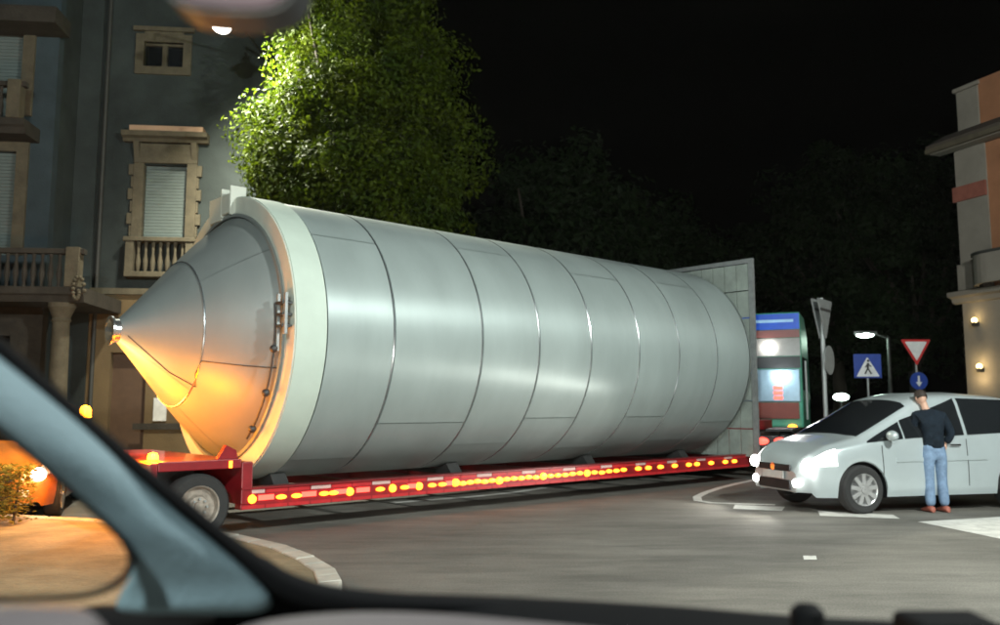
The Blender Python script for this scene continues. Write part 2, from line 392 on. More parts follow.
# lamp hung on a wire before the grey-green house: lights the tree and facade
lp = W(222, 26, 18.9)
t = empty('bracket_lamp', lp, 0, 'bright white street lamp on a long wall bracket before the grey-green facade', 'street lamp')
MB().lathe([(0.02, 0.42), (0.08, 0.40), (0.11, 0.25), (0.34, 0.10), (0.36, 0.02), (0.33, 0.02), (0.10, 0.16), (0.02, 0.2)], 20).build('lamp_shade', M['dark_metal'], t, smooth=True)
MB().ball((0, 0, 0.0), 0.22, 10, 1, 1, 0.75).build('bulb', M['street_on'], t, smooth=True)
MB().tube((0, 0, 0.40), (0, 0, 0.62), 0.025, n=8).tube((0, 0, 0.62), (0.1, 3.6, 0.62), 0.03, n=8).build('bracket_arm', M['dark_metal'], t)
point_light('own_headlight', (-0.68, 2.0, 0.66), 420, (1.0, 0.95, 0.86), 0.07, 120, (-1.6, 12, 0.2))
point_light('own_headlight', (0.68, 2.0, 0.66), 420, (1.0, 0.95, 0.86), 0.07, 120, (0.6, 12, 0.2))
point_light('wall_bracket_lamp_light', lp + Vector((0.05, 0, -0.30)), 8500, (1.0, 0.97, 0.78), 0.2, 170, (-2.6, 20.4, 5.0)).data.spot_blend = 1.0

# ------------------------------------------------------------------ silo lying on the trailer
AX = Vector((-3.73, 11.6, 0)); AZ = radians(41.95); R = 1.92; ZC = 2.46
silo = empty('steel_silo', AX, AZ, 'huge steel silo with a pointed cone end lying on the red trailer', 'silo')
O = (0, 0, ZC)
def band(r_out, r_in, x0, x1, n=96, a0=0.0, a1=2 * pi):
    return MB().lathe([(r_out, x0), (r_out, x1), (r_in, x1), (r_in, x0)], n, 'x', O, True, a0, a1)
# inner backing skin seen in the gaps
MB().lathe([(R - 0.03, 0.60), (R - 0.03, 9.97)], 96, 'x', O).build('inner_skin', M['seam'], silo, smooth=True)
seams = [0.62, 1.38, 2.75, 3.78, 4.85, 5.98, 7.12, 8.36, 9.62]
SEAM_PX = [327, 395, 483, 540, 592, 640, 680, 718]
def rightmost(s):
    best = -1e9
    for k in range(60):
        a = 2 * pi * k / 60
        y, z = -R * cos(a), R * sin(a)
        X = AX.x + s * cos(AZ) - y * sin(AZ); Y = AX.y + s * sin(AZ) + y * cos(AZ)
        d = Y * cos(PITCH) + (ZC + z - CH) * sin(PITCH)
        best = max(best, 500 + F * X / d)
    return best
def s_at(px):
    lo, hi = -1, 12
    for _ in range(40):
        m_ = (lo + hi) / 2
        if rightmost(m_) < px: lo = m_
        else: hi = m_
    return lo
seams = [s_at(p) for p in SEAM_PX]; seams.append(9.94)
print('SEAMS', [round(s, 2) for s in seams], 'end', s_at(748))
nr = len(seams) - 1
for i in range(nr):
    # each course is three curved plates, joints staggered
    base = [2.42, 2.05, 2.30, 2.02, 2.42, 2.02, 2.36, 2.1][i % 8]
    cuts = [base, base + 1.75, base + 3.9, base + 2 * pi]
    for a, b in zip(cuts[:-1], cuts[1:]):
        g_ = 0.0035
        n = max(12, int((b - a) * 15))
        band(R + random.uniform(-.002, .002), R - 0.012, seams[i] + 0.02, seams[i + 1] - 0.02, n, a + g_, b - g_).build('shell_plate', M['steel'], silo, smooth=30)
for i in range(1, nr):
    MB().lathe([(R - 0.012 + 0.013 * cos(q), seams[i] + 0.013 * sin(q)) for q in [k * pi / 3 for k in range(6)]], 96, 'x', O, True).build('weld_seam', M['bead'], silo, smooth=True)
# far domed end
MB().lathe([(R, 9.95), (R - 0.02, 10.02), (R - 0.14, 10.14), (R - 0.4, 10.23), (1.0, 10.29), (0.01, 10.31)], 96, 'x', O).build('domed_end', M['steel'], silo, smooth=True)
# near collar: skirt ring with flange face
band(R + 0.012, R - 0.02, 0.0, seams[0] - 0.005).build('skirt_ring', M['collar'], silo, smooth=30)
RC = 1.655
band(R - 0.001, RC + 0.02, -0.022, 0.018).build('flange_face', M['collar_face'], silo, smooth=30)
MB().lathe([(RC + 0.02, 0.0), (RC + 0.02, 0.5)], 96, 'x', O).build('skirt_inner', M['collar_face'], silo, smooth=True)
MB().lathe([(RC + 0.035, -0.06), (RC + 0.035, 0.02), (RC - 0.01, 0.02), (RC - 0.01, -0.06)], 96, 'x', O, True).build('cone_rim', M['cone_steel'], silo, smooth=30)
# cone: knuckle, upper and lower frustum, plates joined by a ring seam
def cone_r(x):   # x from 0 (base) to -1.45 (tip)
    t_ = -x / 1.45
    return RC * (1 - t_) + 0.14 * t_ + 0.10 * sin(pi * min(1, t_ * 1.0)) * (1 - t_)
def cone_piece(x0, x1, a0, a1, nm='cone_plate'):
    pr = [(cone_r(x0 + (x1 - x0) * k / 6), x0 + (x1 - x0) * k / 6) for k in range(7)]
    pr += [(r_ - 0.012, x_) for r_, x_ in pr[::-1]]
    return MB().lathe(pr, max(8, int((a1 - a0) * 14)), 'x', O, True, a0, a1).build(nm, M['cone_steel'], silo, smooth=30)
MID = -0.72
for x0, x1, off, k in ((-0.03, MID + 0.008, 0.35, 3), (MID - 0.008, -1.44, 0.9, 2)):
    for j in range(k):
        cone_piece(x0, x1, off + 2 * pi * j / k + 0.004, off + 2 * pi * (j + 1) / k - 0.004)
MB().lathe([(cone_r(x) - 0.014, x) for x in (-0.02, -0.4, -0.72, -1.1, -1.44)], 64, 'x', O).build('cone_backing', M['seam'], silo, smooth=True)
MB().lathe([(cone_r(MID) + 0.012 * cos(q) - 0.004, MID + 0.014 * sin(q)) for q in [k * pi / 3 for k in range(6)]], 72, 'x', O, True).build('weld_seam', M['bead'], silo, smooth=True)
# outlet spigot with flange
MB().lathe([(0.15, -1.42), (0.15, -1.52), (0.185, -1.52), (0.185, -1.545), (0.13, -1.55), (0.13, -1.40)], 28, 'x', O, True).build('outlet_flange', M['bead'], silo, smooth=30)
MB().lathe([(0.13, -1.40), (0.01, -1.401)], 28, 'x', O).build('outlet_cover', M['dark_metal'], silo)
# lifting lug on the crown of the collar
MB().box(-0.10, 0.13, 0.13, 0.16, ZC + R - 0.25, ZC + R + 0.16).box(-0.10, 0.13, -0.16, -0.13, ZC + R - 0.25, ZC + R + 0.16).box(-0.10, -0.06, -0.13, 0.13, ZC + R - 0.22, ZC + R + 0.05).build('lifting_lug', M['collar_face'], silo, bevel=0.008)
MB().box(-0.08, 0.0, 0.17, 0.58, ZC + R - 0.28, ZC + R + 0.07).build('lug_plate', M['collar_face'], silo, bevel=0.01)
MB().box(-0.03, 0.06, -0.10, 0.10, ZC + R - 0.12, ZC + R + 0.01).build('lug_dark_block', M['dark_metal'], silo)  # solid dark block filling the gap between the lug plates
# hinge bracket and pipe run on the near side of the cone rim
for zz in (0.02, 0.16, 0.30):
    a = math.asin(zz / 1.8)
    MB().box(-0.16, -0.03, -1.86, -1.66, ZC + zz - 0.015, ZC + zz + 0.015).build('bracket_rung', M['dark_metal'], silo)
MB().box(-0.14, -0.10, -1.89, -1.84, ZC - 0.08, ZC + 0.42).box(-0.14, -0.10, -1.70, -1.66, ZC - 0.28, ZC + 0.42).build('bracket', M['grey_metal'], silo, bevel=0.005)
pts = [Vector((-0.16, -1.69 * cos(a), ZC + 1.69 * sin(a))) for a in [0.18 - 0.11 * k for k in range(11)]]
mb = MB()
for a_, b_ in zip(pts[:-1], pts[1:]): mb.tube(a_, b_, 0.014, n=8)
mb.build('drain_pipe', M['dark_metal'], silo)
for i in (3, 6, 9): MB().ball(pts[i], 0.05, 8).build('valve', M['dark_metal'], silo, smooth=True)
mb = MB()
ca = [(-0.05, -0.30), (-0.35, -0.34), (-0.72, -0.42), (-0.74, -0.62), (-0.70, -0.8), (-0.95, -0.85), (-1.2, -0.7), (-1.38, -0.35)]
cp = [Vector((x, -cone_r(x) * cos(a) * 1.006, ZC + cone_r(x) * sin(a) * 1.006)) for x, a in ca]
for a_, b_ in zip(cp[:-1], cp[1:]): mb.tube(a_, b_, 0.007, n=6)
mb.build('cable', M['dark_metal'], silo)

# ------------------------------------------------------------------ trailer
tr = empty('low_loader_trailer', AX, AZ, 'long red low-loader trailer outlined with orange marker lamps under the silo', 'trailer')
HW = 1.5      # half width; the camera side is local -y
S0, S1 = -0.44, 10.5
for sg in (-1, 1):
    y0, y1 = (-HW, -HW + 0.16) if sg < 0 else (HW - 0.16, HW)
    MB().box(S0, S1, y0, y1, 0.30, 0.535).build('side_beam', M['red'], tr, bevel=0.012)
    MB().box(S0, S1, y0 - 0.03 if sg < 0 else y0, y1 if sg < 0 else y1 + 0.03, 0.537, 0.555).build('beam_flange', M['red'], tr)
for k in range(9):
    MB().box(0.4 + k * 1.2, 0.52 + k * 1.2, -HW + 0.165, HW - 0.165, 0.33, 0.47).build('cross_member', M['red'], tr)
MB().box(S0, S0 + 0.14, -HW - 0.01, HW + 0.01, 0.36, 0.86).build('rear_bulkhead', M['red'], tr, bevel=0.012)
MB().box(-1.42, S0 - 0.002, -HW, HW, 0.79, 0.90).build('rear_deck', M['red'], tr, bevel=0.012)
MB().box(-1.5, -1.425, -HW, HW, 0.38, 0.89).build('rear_bumper', M['red'], tr, bevel=0.012)
MB().box(-1.4, -0.6, -0.5, 0.5, 0.4, 0.785).build('bogie_frame', M['dark_metal'], tr)
# saddles carrying the silo
for s_ in (0.35, 3.3, 6.4, 9.2):
    ring = []
    for k in range(13):
        a = radians(-90 - 20 + 40 * k / 12)
        ring.append((s_, (R + 0.004 + 0.012) * cos(a), ZC + (R + 0.016) * sin(a)))
    prof = ring + [(s_, .8, 0.475), (s_, -.8, 0.475)]
    MB().prism(prof, (0.22, 0, 0)).build('saddle', M['dark_metal'], tr)
# raised yoke posts at the rear beside the cone
for yy in (-1.42,):
    MB().prism([(-0.70, yy, 0.902), (-0.45, yy, 0.902), (-0.48, yy, 1.00), (-0.60, yy, 1.06)], (0, 0.08, 0)).build('gusset', M['red'], tr)
def wheel_at(parent, c, r, w, rim, side, hub=0.55, spokes=0):
    """wheel with the axle along local y; side -1 faces -y"""
    e = bpy.data.objects.new('wheel', MB().lathe([(r * hub, -w / 2 + 0.01), (r * 0.9, -w / 2), (r * 0.985, -w * 0.36), (r, 0), (r * 0.985, w * 0.36), (r * 0.9, w / 2), (r * hub, w / 2 - 0.01)], 40, 'y').mesh('wheel', M['rubber'], True))
    COL.objects.link(e); e.parent = parent; e.location = c
    d = w / 2 * side
    pr = [(r * hub, d), (r * (hub - .04), d - .01 * side), (r * (hub - .08), d - .07 * side), (r * .36, d - .075 * side), (r * .30, d - .02 * side), (r * .16, d - .01 * side), (r * .15, d + .01 * side), (0.004, d + .012 * side)]
    MB().lathe(pr, 32, 'y').build('rim', rim, e, smooth=30)
    if spokes:
        for k in range(spokes):
            a = 2 * pi * k / spokes
            q = Matrix.Rotation(a, 3, 'Y')
            b = BOX(-0.028, 0.028, min(d, d - .035 * side), max(d, d - .035 * side), r * .14, r * (hub - .02))
            b.v = [tuple(q @ Vector(v)) for v in b.v]
            b.build('spoke', rim, e)
    else:
        for k in range(8):
            a = 2 * pi * k / 8
            MB().tube((r * .235 * cos(a), d - .03 * side, r * .235 * sin(a)), (r * .235 * cos(a), d + .015 * side, r * .235 * sin(a)), 0.014, n=6).build('wheel_nut', M['grey_metal'], e)
    return e
for s_ in (-0.93,):
    wheel_at(tr, (s_, -1.37, 0.375), 0.375, 0.24, M['dirty_rim'], -1, 0.64)
    wheel_at(tr, (s_, 1.30, 0.39), 0.39, 0.24, M['dirty_rim'], 1, 0.64)
    MB().tube((s_, -1.15, 0.39), (s_, 1.15, 0.39), 0.07).build('axle', M['dark_metal'], tr)
def s_side(px, l=HW):
    k = (px - 500) / F
    X0, Y0 = AX.x + l * sin(AZ), AX.y - l * cos(AZ)
    return (k * Y0 - X0) / (cos(AZ) - k * sin(AZ))
lamp_mb = MB().lathe([(0.001, -0.03), (0.030, -0.028), (0.036, 0.0)], 10, 'y')
lamp_me = lamp_mb.mesh('marker_lamp', M['amber_on'], True)
big_me = MB().lathe([(0.001, -0.035), (0.048, -0.03), (0.055, 0.0)], 12, 'y').mesh('marker_lamp', M['amber_on'], True)
def lampo(me, name, loc, sc_=(1, 1, 1)):
    o = bpy.data.objects.new(name, me); COL.objects.link(o); o.parent = tr; o.location = loc; o.scale = sc_; return o
for px in (256, 352, 394, 420): lampo(big_me, 'marker_lamp', (s_side(px), -HW - 0.002, 0.42))
for px in (285, 300, 327, 336, 382, 406, 433, 443): lampo(lamp_me, 'marker_lamp', (s_side(px), -HW - 0.002, 0.42), (2.0, 1, 0.8))
for k in range(24):
    px = 456 + k * 7.2; lampo(lamp_me, 'marker_lamp', (s_side(px), -HW - 0.002, 0.42 + random.uniform(-.01, .01)), (2.0, 1, 0.9 if k % 6 else 1.6))
for px in (636, 646, 658, 672, 686, 694, 708, 722, 731): lampo(lamp_me, 'marker_lamp', (s_side(px), -HW - 0.002, 0.43), (2.2, 1, 1))
red_me = BOX(-0.10, 0.10, -0.012, 0, -0.03, 0.03).mesh('red_marker', M['red_on'])
for px in (270, 312, 343, 365, 415, 452): lampo(red_me, 'red_marker', (s_side(px), -HW - 0.002, 0.43))
# conspicuity tape along the flange: red and white lengths
n_t = 36
for k in range(n_t):
    a = S0 + 0.02 + (S1 - S0 - 0.04) * k / n_t; b = a + (S1 - S0 - 0.04) / n_t - 0.02
    BOX(a, b, -HW - 0.004, -HW - 0.001, 0.485, 0.53).build('reflective_tape', M['tape_r' if k % 3 else 'tape_w'], tr)
    BOX(a, b, -HW - 0.004, -HW - 0.001, 0.305, 0.345).build('reflective_tape', M['tape_r'], tr)
for y_ in (-1.2, 1.2):
    BOX(-1.525, -1.502, y_ - 0.2, y_ + 0.2, 0.46, 0.60).build('tail_lamp', M['red_on'], tr)
BOX(-1.45, -1.30, -HW - 0.02, -HW - 0.002, 0.44, 0.54).build('side_lamp', M['red_on'], tr)
BOX(-0.60, -0.56, -HW - 0.01, -HW - 0.004, 0.80, 0.88).build('glowing_reflector', M['amber_on'], tr)  # no lamp: the light it throws back is made as its own glow
# amber beacon on a mast
bs, bl = -1.36, -1.42
MB().tube((bs, -bl, 0.90), (bs, -bl, 1.36), 0.02).build('beacon_mast', M['dark_metal'], tr)
MB().lathe([(0.07, 1.36), (0.08, 1.38), (0.075, 1.385), (0.075, 1.47), (0.05, 1.515), (0.001, 1.53)], 16, 'z', (bs, -bl, 0)).build('beacon', M['beacon_on'], tr, smooth=True)
MZ = Matrix.Rotation(AZ, 3, 'Z')
def TW(x, y, z): return MZ @ Vector((x, y, z)) + AX
point_light('beacon_light', TW(bs, -bl - 0.02, 1.66), 60, (1.0, 0.42, 0.04), 0.12)
point_light('added_amber_light', TW(-1.42, -1.05, 1.05), 230, (1.0, 0.27, 0.0), 0.25)  # added low amber lights that turn the cone underside orange
point_light('added_amber_light', TW(-1.45, 0.3, 1.0), 210, (1.0, 0.27, 0.0), 0.25)
MB().lathe([(0.06, 0.903), (0.06, 0.93), (0.05, 0.97), (0.001, 0.985)], 16, 'z', (-1.36, 0.3, 0)).build('beacon', M['beacon_on'], tr, smooth=True)  # extra beacon body, added to go with the low amber light
MB().lathe([(0.06, 0.903), (0.06, 0.93), (0.05, 0.97), (0.001, 0.985)], 16, 'z', (-1.3, -1.0, 0)).build('beacon', M['beacon_on'], tr, smooth=True)  # second extra beacon body, added for the other low light
# headboard behind the far end: frame, ribs and separate slats
HX = 10.32; PW = 1.755
for sg in (-1, 1): BOX(HX, HX + 0.07, sg * PW - 0.05, sg * PW + 0.05, 0.45, 4.53).build('headboard_post', M['grey_metal'], tr)
BOX(HX, HX + 0.07, -PW + 0.052, PW - 0.052, 4.45, 4.53).build('headboard_rail', M['grey_metal'], tr)
M['headboard'] = mat('grey_green_board', (0.30, 0.34, 0.31), 0.6, 0.2, 0.2, 3)
nz = 7; ny = 12
for i in range(ny):
    a = -PW + 0.055 + i * (2 * PW - 0.11) / ny
    for j in range(nz):
        z0 = 0.5 + j * 3.94 / nz
        BOX(HX + 0.012, HX + 0.045, a + 0.008, a + (2 * PW - 0.11) / ny - 0.008, z0 + 0.01, z0 + 3.94 / nz - 0.014).build('board', M['headboard'], tr)
# gooseneck to the tractor
MB().prism([(S1, -0.5, 0.32), (S1 + 0.5, -0.5, 0.32), (S1 + 1.2, -0.5, 0.95), (S1 + 2.6, -0.5, 1.0), (S1 + 2.6, -0.5, 1.2), (S1 + 0.9, -0.5, 1.15), (S1, -0.5, 0.6)], (0, 1.0, 0)).build('gooseneck', M['red'], tr)

# ------------------------------------------------------------------ truck tractor
hd = radians(90 - 24)
cpos = W(803, 400, 20.3)
tk_dir = Vector((cos(hd), sin(hd), 0)); tk_right = Vector((sin(hd), -cos(hd), 0))
t0 = Vector((cpos.x, 20.3, 0)) - tk_right * 1.25
tk = empty('truck_tractor', t0, hd, 'high-cabbed truck tractor with blue, maroon and white striped back beside the silo end', 'truck')
# local +x forward, near/right side is -y
MB().prism([(0.0, -1.25, 1.0), (2.1, -1.25, 1.0), (2.25, -1.25, 1.9), (2.0, -1.25, 3.3), (1.2, -1.25, 3.75), (0.0, -1.25, 3.78)], (0, 2.5, 0)).build('cab', M['livery_green'], tk, bevel=0.05)
for z0, z1, m_ in ((3.36, 3.74, 'livery_blue'), (3.16, 3.345, 'livery_red'), (2.72, 3.145, 'livery_white'), (2.42, 2.70, 'black')):
    BOX(-0.03, -0.003, -1.23, 1.23, z0, z1).build('back_panel', M[m_], tk)
BOX(-0.036, -0.031, -1.1, 1.1, 3.53, 3.60).build('pale_stripe', M['livery_pale'], tk)
MB().ball((-0.08, -0.52, 2.93), 0.13, 10, 0.5, 1.2, 1).build('work_lamp', M['white_on'], tk, smooth=True)
BOX(-0.05, -0.004, -1.20, 1.1, 1.62, 2.40).build('equipment_panel', M['panel_lit'], tk, bevel=0.02)
BOX(-0.06, -0.004, -1.16, 1.1, 1.22, 1.60).build('lower_panel', mat('dark_red_panel', (0.16, 0.03, 0.02), 0.5), tk)
MB().ball((-0.10, -0.75, 2.22), 0.10, 10, 0.5, 1.8, 1).build('work_lamp', M['white_on'], tk, smooth=True)
for k in range(3): BOX(-0.07, -0.052, -0.80, -0.60, 1.68 + k * 0.12, 1.75 + k * 0.12).build('warning_strip', M['red_on'], tk)
BOX(0.15, 1.6, -1.262, -1.253, 1.9, 2.7).build('side_window', M['glass_dark'], tk)
MB().tube((0.2, -1.32, 1.2), (0.2, -1.32, 2.6), 0.03).build('grab_rail', M['grey_metal'], tk)
BOX(-2.9, 2.2, -0.45, 0.45, 0.62, 0.93).build('chassis', M['dark_metal'], tk)
MB().box(-2.3, -0.3, -1.2, -0.65, 0.98, 1.03).box(-2.3, -0.3, 0.65, 1.2, 0.98, 1.03).build('mudguard', M['black'], tk)
for x_ in (-1.9, -0.75, 1.5):
    for yy, sd in ((-1.05, -1), (1.05, 1)): wheel_at(tk, (x_, yy, 0.5), 0.5, 0.3, M['dirty_rim'], sd, 0.55)
BOX(-3.0, -2.92, -1.1, 1.1, 0.66, 0.90).build('rear_crossbar', M['black'], tk)
tl = W(752, 443, 18.0); 
for yy in (-1.02, -0.66): MB().ball((-3.03, yy, 0.80), 0.10, 8, 0.4, 1.3, 0.75).build('tail_lamp', M['red_on'], tk, smooth=True)
MB().ball((-3.03, -0.40, 0.80), 0.06, 8, 0.4, 1.0, 1).build('tail_lamp', M['red_on'], tk, smooth=True)
MB().ball((-0.09, -1.0, 1.02), 0.09, 8, 0.5, 1.2, 0.8).build('indicator', M['amber_on'], tk, smooth=True)
wl = Matrix.Rotation(hd, 3, 'Z') @ Vector((-0.7, -0.75, 2.25)) + t0
point_light('work_lamp_light', wl, 24, (0.8, 0.95, 1.0), 0.08)
gl = Matrix.Rotation(hd, 3, 'Z') @ Vector((0.5, -2.3, 2.6)) + t0

# ------------------------------------------------------------------ cars
def lerp_tab(tab, x):
    if x <= tab[0][0]: return tab[0][1]
    for (a, va), (b, vb) in zip(tab[:-1], tab[1:]):
        if x <= b:
            t_ = (x - a) / (b - a); return va + (vb - va) * t_
    return tab[-1][1]
def smooth_tab(tab, x, h=0.07):
    return sum(lerp_tab(tab, x + h * k) for k in (-1, -.5, 0, .5, 1)) / 5
TOP = [(-2.13, 0.62), (-2.10, 0.90), (-2.02, 1.12), (-1.72, 1.52), (-1.3, 1.60), (-0.6, 1.645), (0.0, 1.63), (0.35, 1.56), (1.32, 1.03), (1.75, 0.93), (2.0, 0.80), (2.10, 0.66), (2.13, 0.5)]
WID = [(-2.13, 0.68), (-2.05, 0.80), (-1.8, 0.86), (-1.3, 0.885), (1.2, 0.885), (1.65, 0.85), (1.95, 0.74), (2.08, 0.60), (2.13, 0.50)]
BELT = [(-2.13, 0.60), (-2.05, 0.95), (-1.9, 1.06), (0.5, 0.965), (1.3, 0.90), (1.8, 0.80), (2.05, 0.64), (2.13, 0.48)]
WX = 1.30; AR = 0.375; WR = 0.325
def zbot(x):
    for w_ in (-WX, WX):
        d = abs(x - w_)
        if d < AR: return max(0.22, 0.315 + sqrt(AR * AR - d * d))
    return 0.22 + (0.06 if abs(x) > 1.95 else 0)
def section(x, y_arch=True):
    w_ = smooth_tab(WID, x); tp = smooth_tab(TOP, x, 0.05); be = min(smooth_tab(BELT, x), tp - 0.02)
    zb = zbot(x)
    hi = tp - be                      # cabin height above the belt
    cab = max(0.0, min(1.0, (hi - 0.10) / 0.4))
    z1 = max(zb + 0.01, 0.34); z2 = max(z1 + 0.01, 0.62)
    if z2 > be - 0.04: z2 = be - 0.04; z1 = min(z1, z2 - 0.02)
    zb = min(zb, z1 - 0.01)
    pts = [(w_ * 0.965, zb), (w_ * 0.995, z1), (w_ * 1.0, z2), (w_ * 0.975, be)]
    y4 = w_ * (0.90 - 0.05 * cab); z4 = be + hi * (0.5 if cab < .2 else 0.52)
    y5 = w_ * (0.80 - 0.06 * cab); z5 = be + hi * (0.83 + 0.03 * cab)
    pts += [(y4, z4), (y5, z5), (w_ * 0.55, tp - 0.015 - 0.01 * cab), (w_ * 0.25, tp - 0.002), (0, tp)]
    return pts
def cr(p, t_):
    n = len(p) - 1; i = min(int(t_), n - 1); u = t_ - i
    g_ = lambda k: p[max(0, min(n, k))]
    a, b, c, d = g_(i - 1), g_(i), g_(i + 1), g_(i + 2)
    if i + 2 > n: d = (-c[0] if False else 2 * c[0] - b[0], 2 * c[1] - b[1])
    return tuple(0.5 * ((2 * b[k]) + (-a[k] + c[k]) * u + (2 * a[k] - 5 * b[k] + 4 * c[k] - d[k]) * u * u + (-a[k] + 3 * b[k] - 3 * c[k] + d[k]) * u ** 3) for k in (0, 1))
def surf(x, v, side=1, off=0.0):
    p = section(x)
    q = cr(p, v) if v > 3 else tuple(p[int(v)][k] + (p[min(8, int(v) + 1)][k] - p[int(v)][k]) * (v - int(v)) for k in (0, 1))
    P_ = Vector((x, q[0] * side, q[1]))
    if off:
        e = 0.02
        a = surf(x + e, v, side); b = surf(x - e, v, side); c = surf(x, min(8, v + .1), side); d = surf(x, v - .1, side)
        n = (a - b).cross(c - d).normalized()
        if n.dot(Vector((0, side, 0.6)) if v < 7.5 else Vector((0.3, 0, 1))) < 0: n = -n
        P_ = P_ + n * off
    return P_
def patch(pts_uv, side, off=0.012):
    """pts_uv: grid rows of (x, v)"""
    rows = len(pts_uv); cols = len(pts_uv[0])
    vs = [surf(x, v, side, off) for r_ in pts_uv for (x, v) in r_] + [surf(x, v, side, -0.01) for r_ in pts_uv for (x, v) in r_]
    fs = []; N = rows * cols
    for i in range(rows - 1):
        for j in range(cols - 1):
            q = (i * cols + j, i * cols + j + 1, (i + 1) * cols + j + 1, (i + 1) * cols + j)
            fs.append(q); fs.append(tuple(k + N for k in q[::-1]))
    edge = [j for j in range(cols)] + [i * cols + cols - 1 for i in range(1, rows)] + [(rows - 1) * cols + j for j in range(cols - 2, -1, -1)] + [i * cols for i in range(rows - 2, 0, -1)]
    for a, b in zip(edge, edge[1:] + edge[:1]): fs.append((a, b, b + N, a + N))
    return MB().add(vs, fs)
def v_of_z(x, z):
    p = section(x)
    lo, hi = 3.0, 8.0
    for _ in range(25):
        m_ = (lo + hi) / 2
        if cr(p, m_)[1] < z: lo = m_
        else: hi = m_
    return lo
def make_car(name, loc, rz, label, cat, paint, lamps=True, plate=True):
    t = empty(name, loc, rz, label, cat)
    xs = sorted(set([round(-2.13 + 4.26 * k / 90, 4) for k in range(91)] + [w_ + s_ * AR * f_ for w_ in (-WX, WX) for s_ in (-1, 1) for f_ in (1.001, 0.995, 0.97, 0.9, 0.8)]))
    vv = [0, .5, 1, 1.5, 2, 2.5, 3] + [3 + k * .25 for k in range(1, 21)]
    rings = []
    for x in xs:
        half = [surf(x, v, 1) for v in vv]
        other = [Vector((p.x, -p.y, p.z)) for p in half[::-1][1:]]
        rings.append(half + other)
    MB().loft(rings, closed=False, caps=False).build('body', paint, t, smooth=50)
    for xe, i in ((xs[0], 0), (xs[-1], -1)):
        MB().prism(rings[i], (0.012 if i == 0 else -0.012, 0, 0)).build('end_panel', paint, t)
    # dark underbody and wheel wells
    MB().box(-0.9, 0.9, -0.80, 0.80, 0.20, 0.5).box(-1.98, -1.7, -0.7, 0.7, 0.26, 0.5).box(1.7, 1.95, -0.6, 0.6, 0.26, 0.5).box(-1.75, 1.75, -0.55, 0.55, 0.3, 0.75).build('underbody', M['black'], t)
    # glass
    rows = []
    for k in range(9):
        x = 0.42 + (1.28 - 0.42) * k / 8
        rows.append([(x, 4.9 + (8 - 4.9) * j / 6) for j in range(7)])
    a = patch(rows, 1); b = patch(rows, -1); a.add(b.v, b.f); a.build('windscreen', M['glass_dark'], t, smooth=60)
    rows = [[(-1.98 + 0.30 * k / 4, 5.2 + (8 - 5.2) * j / 6) for j in range(7)] for k in range(5)]
    a = patch(rows, 1); b = patch(rows, -1); a.add(b.v, b.f); a.build('rear_window', M['glass_dark'], t, smooth=60)
    def win(x0, x1, zt0, zt1, nm='side_window', zb0=None, zb1=None, n=8, side=1):
        rows = []
        for k in range(n + 1):
            u = k / n; x = x0 + (x1 - x0) * u
            bz = smooth_tab(BELT, x) + 0.035
            tz = zt0 + (zt1 - zt0) * u
            rows.append([(x, v_of_z(x, bz + (max(tz, bz + 0.012) - bz) * j / 5)) for j in range(6)])
        patch(rows, side).build(nm, M['glass_dark'], t, smooth=60)
    for sd in (1, -1):
        win(1.20, 0.62, 0.96, 1.22, 'quarter_window', side=sd)
        win(0.59, -0.40, 1.24, 1.545, side=sd, n=10)
        win(-0.46, -1.32, 1.545, 1.52, side=sd)
        win(-1.38, -1.78, 1.50, 1.33, 'quarter_window', side=sd, n=5)
        # door shut-lines: thin recess strips proud of the panel by a hair
        for xd in (0.98, -0.43, -1.28):
            rr = [[(xd + 0.006, v) for v in (1, 1.5, 2, 2.5, 2.95)], [(xd - 0.006, v) for v in (1, 1.5, 2, 2.5, 2.95)]]
            patch(rr, sd, 0.0025).build('shut_line', M['black'], t)
        for xd in (-0.22, -1.10):
            p_ = surf(xd, 2.75, sd, 0.02)
            MB().box(p_.x - 0.09, p_.x + 0.09, p_.y - 0.012, p_.y + 0.012, p_.z - 0.015, p_.z + 0.015).build('door_handle', M['chrome'], t, bevel=0.006)
        p_ = surf(0.88, 3.15, sd, 0.09)
        MB().ball(p_ + Vector((0, 0.03 * sd, 0.04)), 0.10, 10, 0.7, 1.0, 0.72).build('wing_mirror', paint, t, smooth=True)
        rr = [[(1.9 - 3.8 * k / 20, v) for v in (2.18, 2.34)] for k in range(21)]
        rr = [[(x, v) for (x, v) in r_] for r_ in rr if abs(abs(r_[0][0]) - WX) > AR + 0.04]
        seg = [r_ for r_ in rr if abs(r_[0][0]) < 1.0]
        patch(seg, sd, 0.012).build('side_moulding', M['silver'] if paint is M['silver'] else M['black'], t)
        # lamps
        rr = [[(x, v) for v in (3.4, 3.0, 2.5, 2.1)] for x in (1.68, 1.8, 1.9, 1.98, 2.05)]
        hl = patch(rr, sd, 0.015).build('headlight', M['lens_lit'] if lamps else M['lens'], t, smooth=60)
        p_ = surf(2.02, 2.6, sd, 0.03)
        MB().ball(p_, 0.085, 10, 0.8, 1.1, 1.0).build('bulb', M['white_on'], hl, smooth=True)
        MB().ball((2.13, 0.52 * sd, 0.40), 0.055, 8, 0.5, 1.4, 1).build('fog_lamp', M['white_on'] if lamps else M['lens'], t, smooth=True)
        rr = [[(x, v) for v in (4.2, 3.4, 2.7)] for x in (-1.97, -2.03, -2.08)]
        patch(rr, sd, 0.012).build('tail_light', M['tape_r'], t, smooth=60)
        for xw in (WX, -WX):
            wheel_at(t, (xw, sd * 0.775, WR), WR, 0.205, M['rim'], sd, 0.66, 5 if False else 9)
    MB().box(2.115, 2.15, -0.40, 0.40, 0.55, 0.64).build('grille', M['black'], t, bevel=0.01)
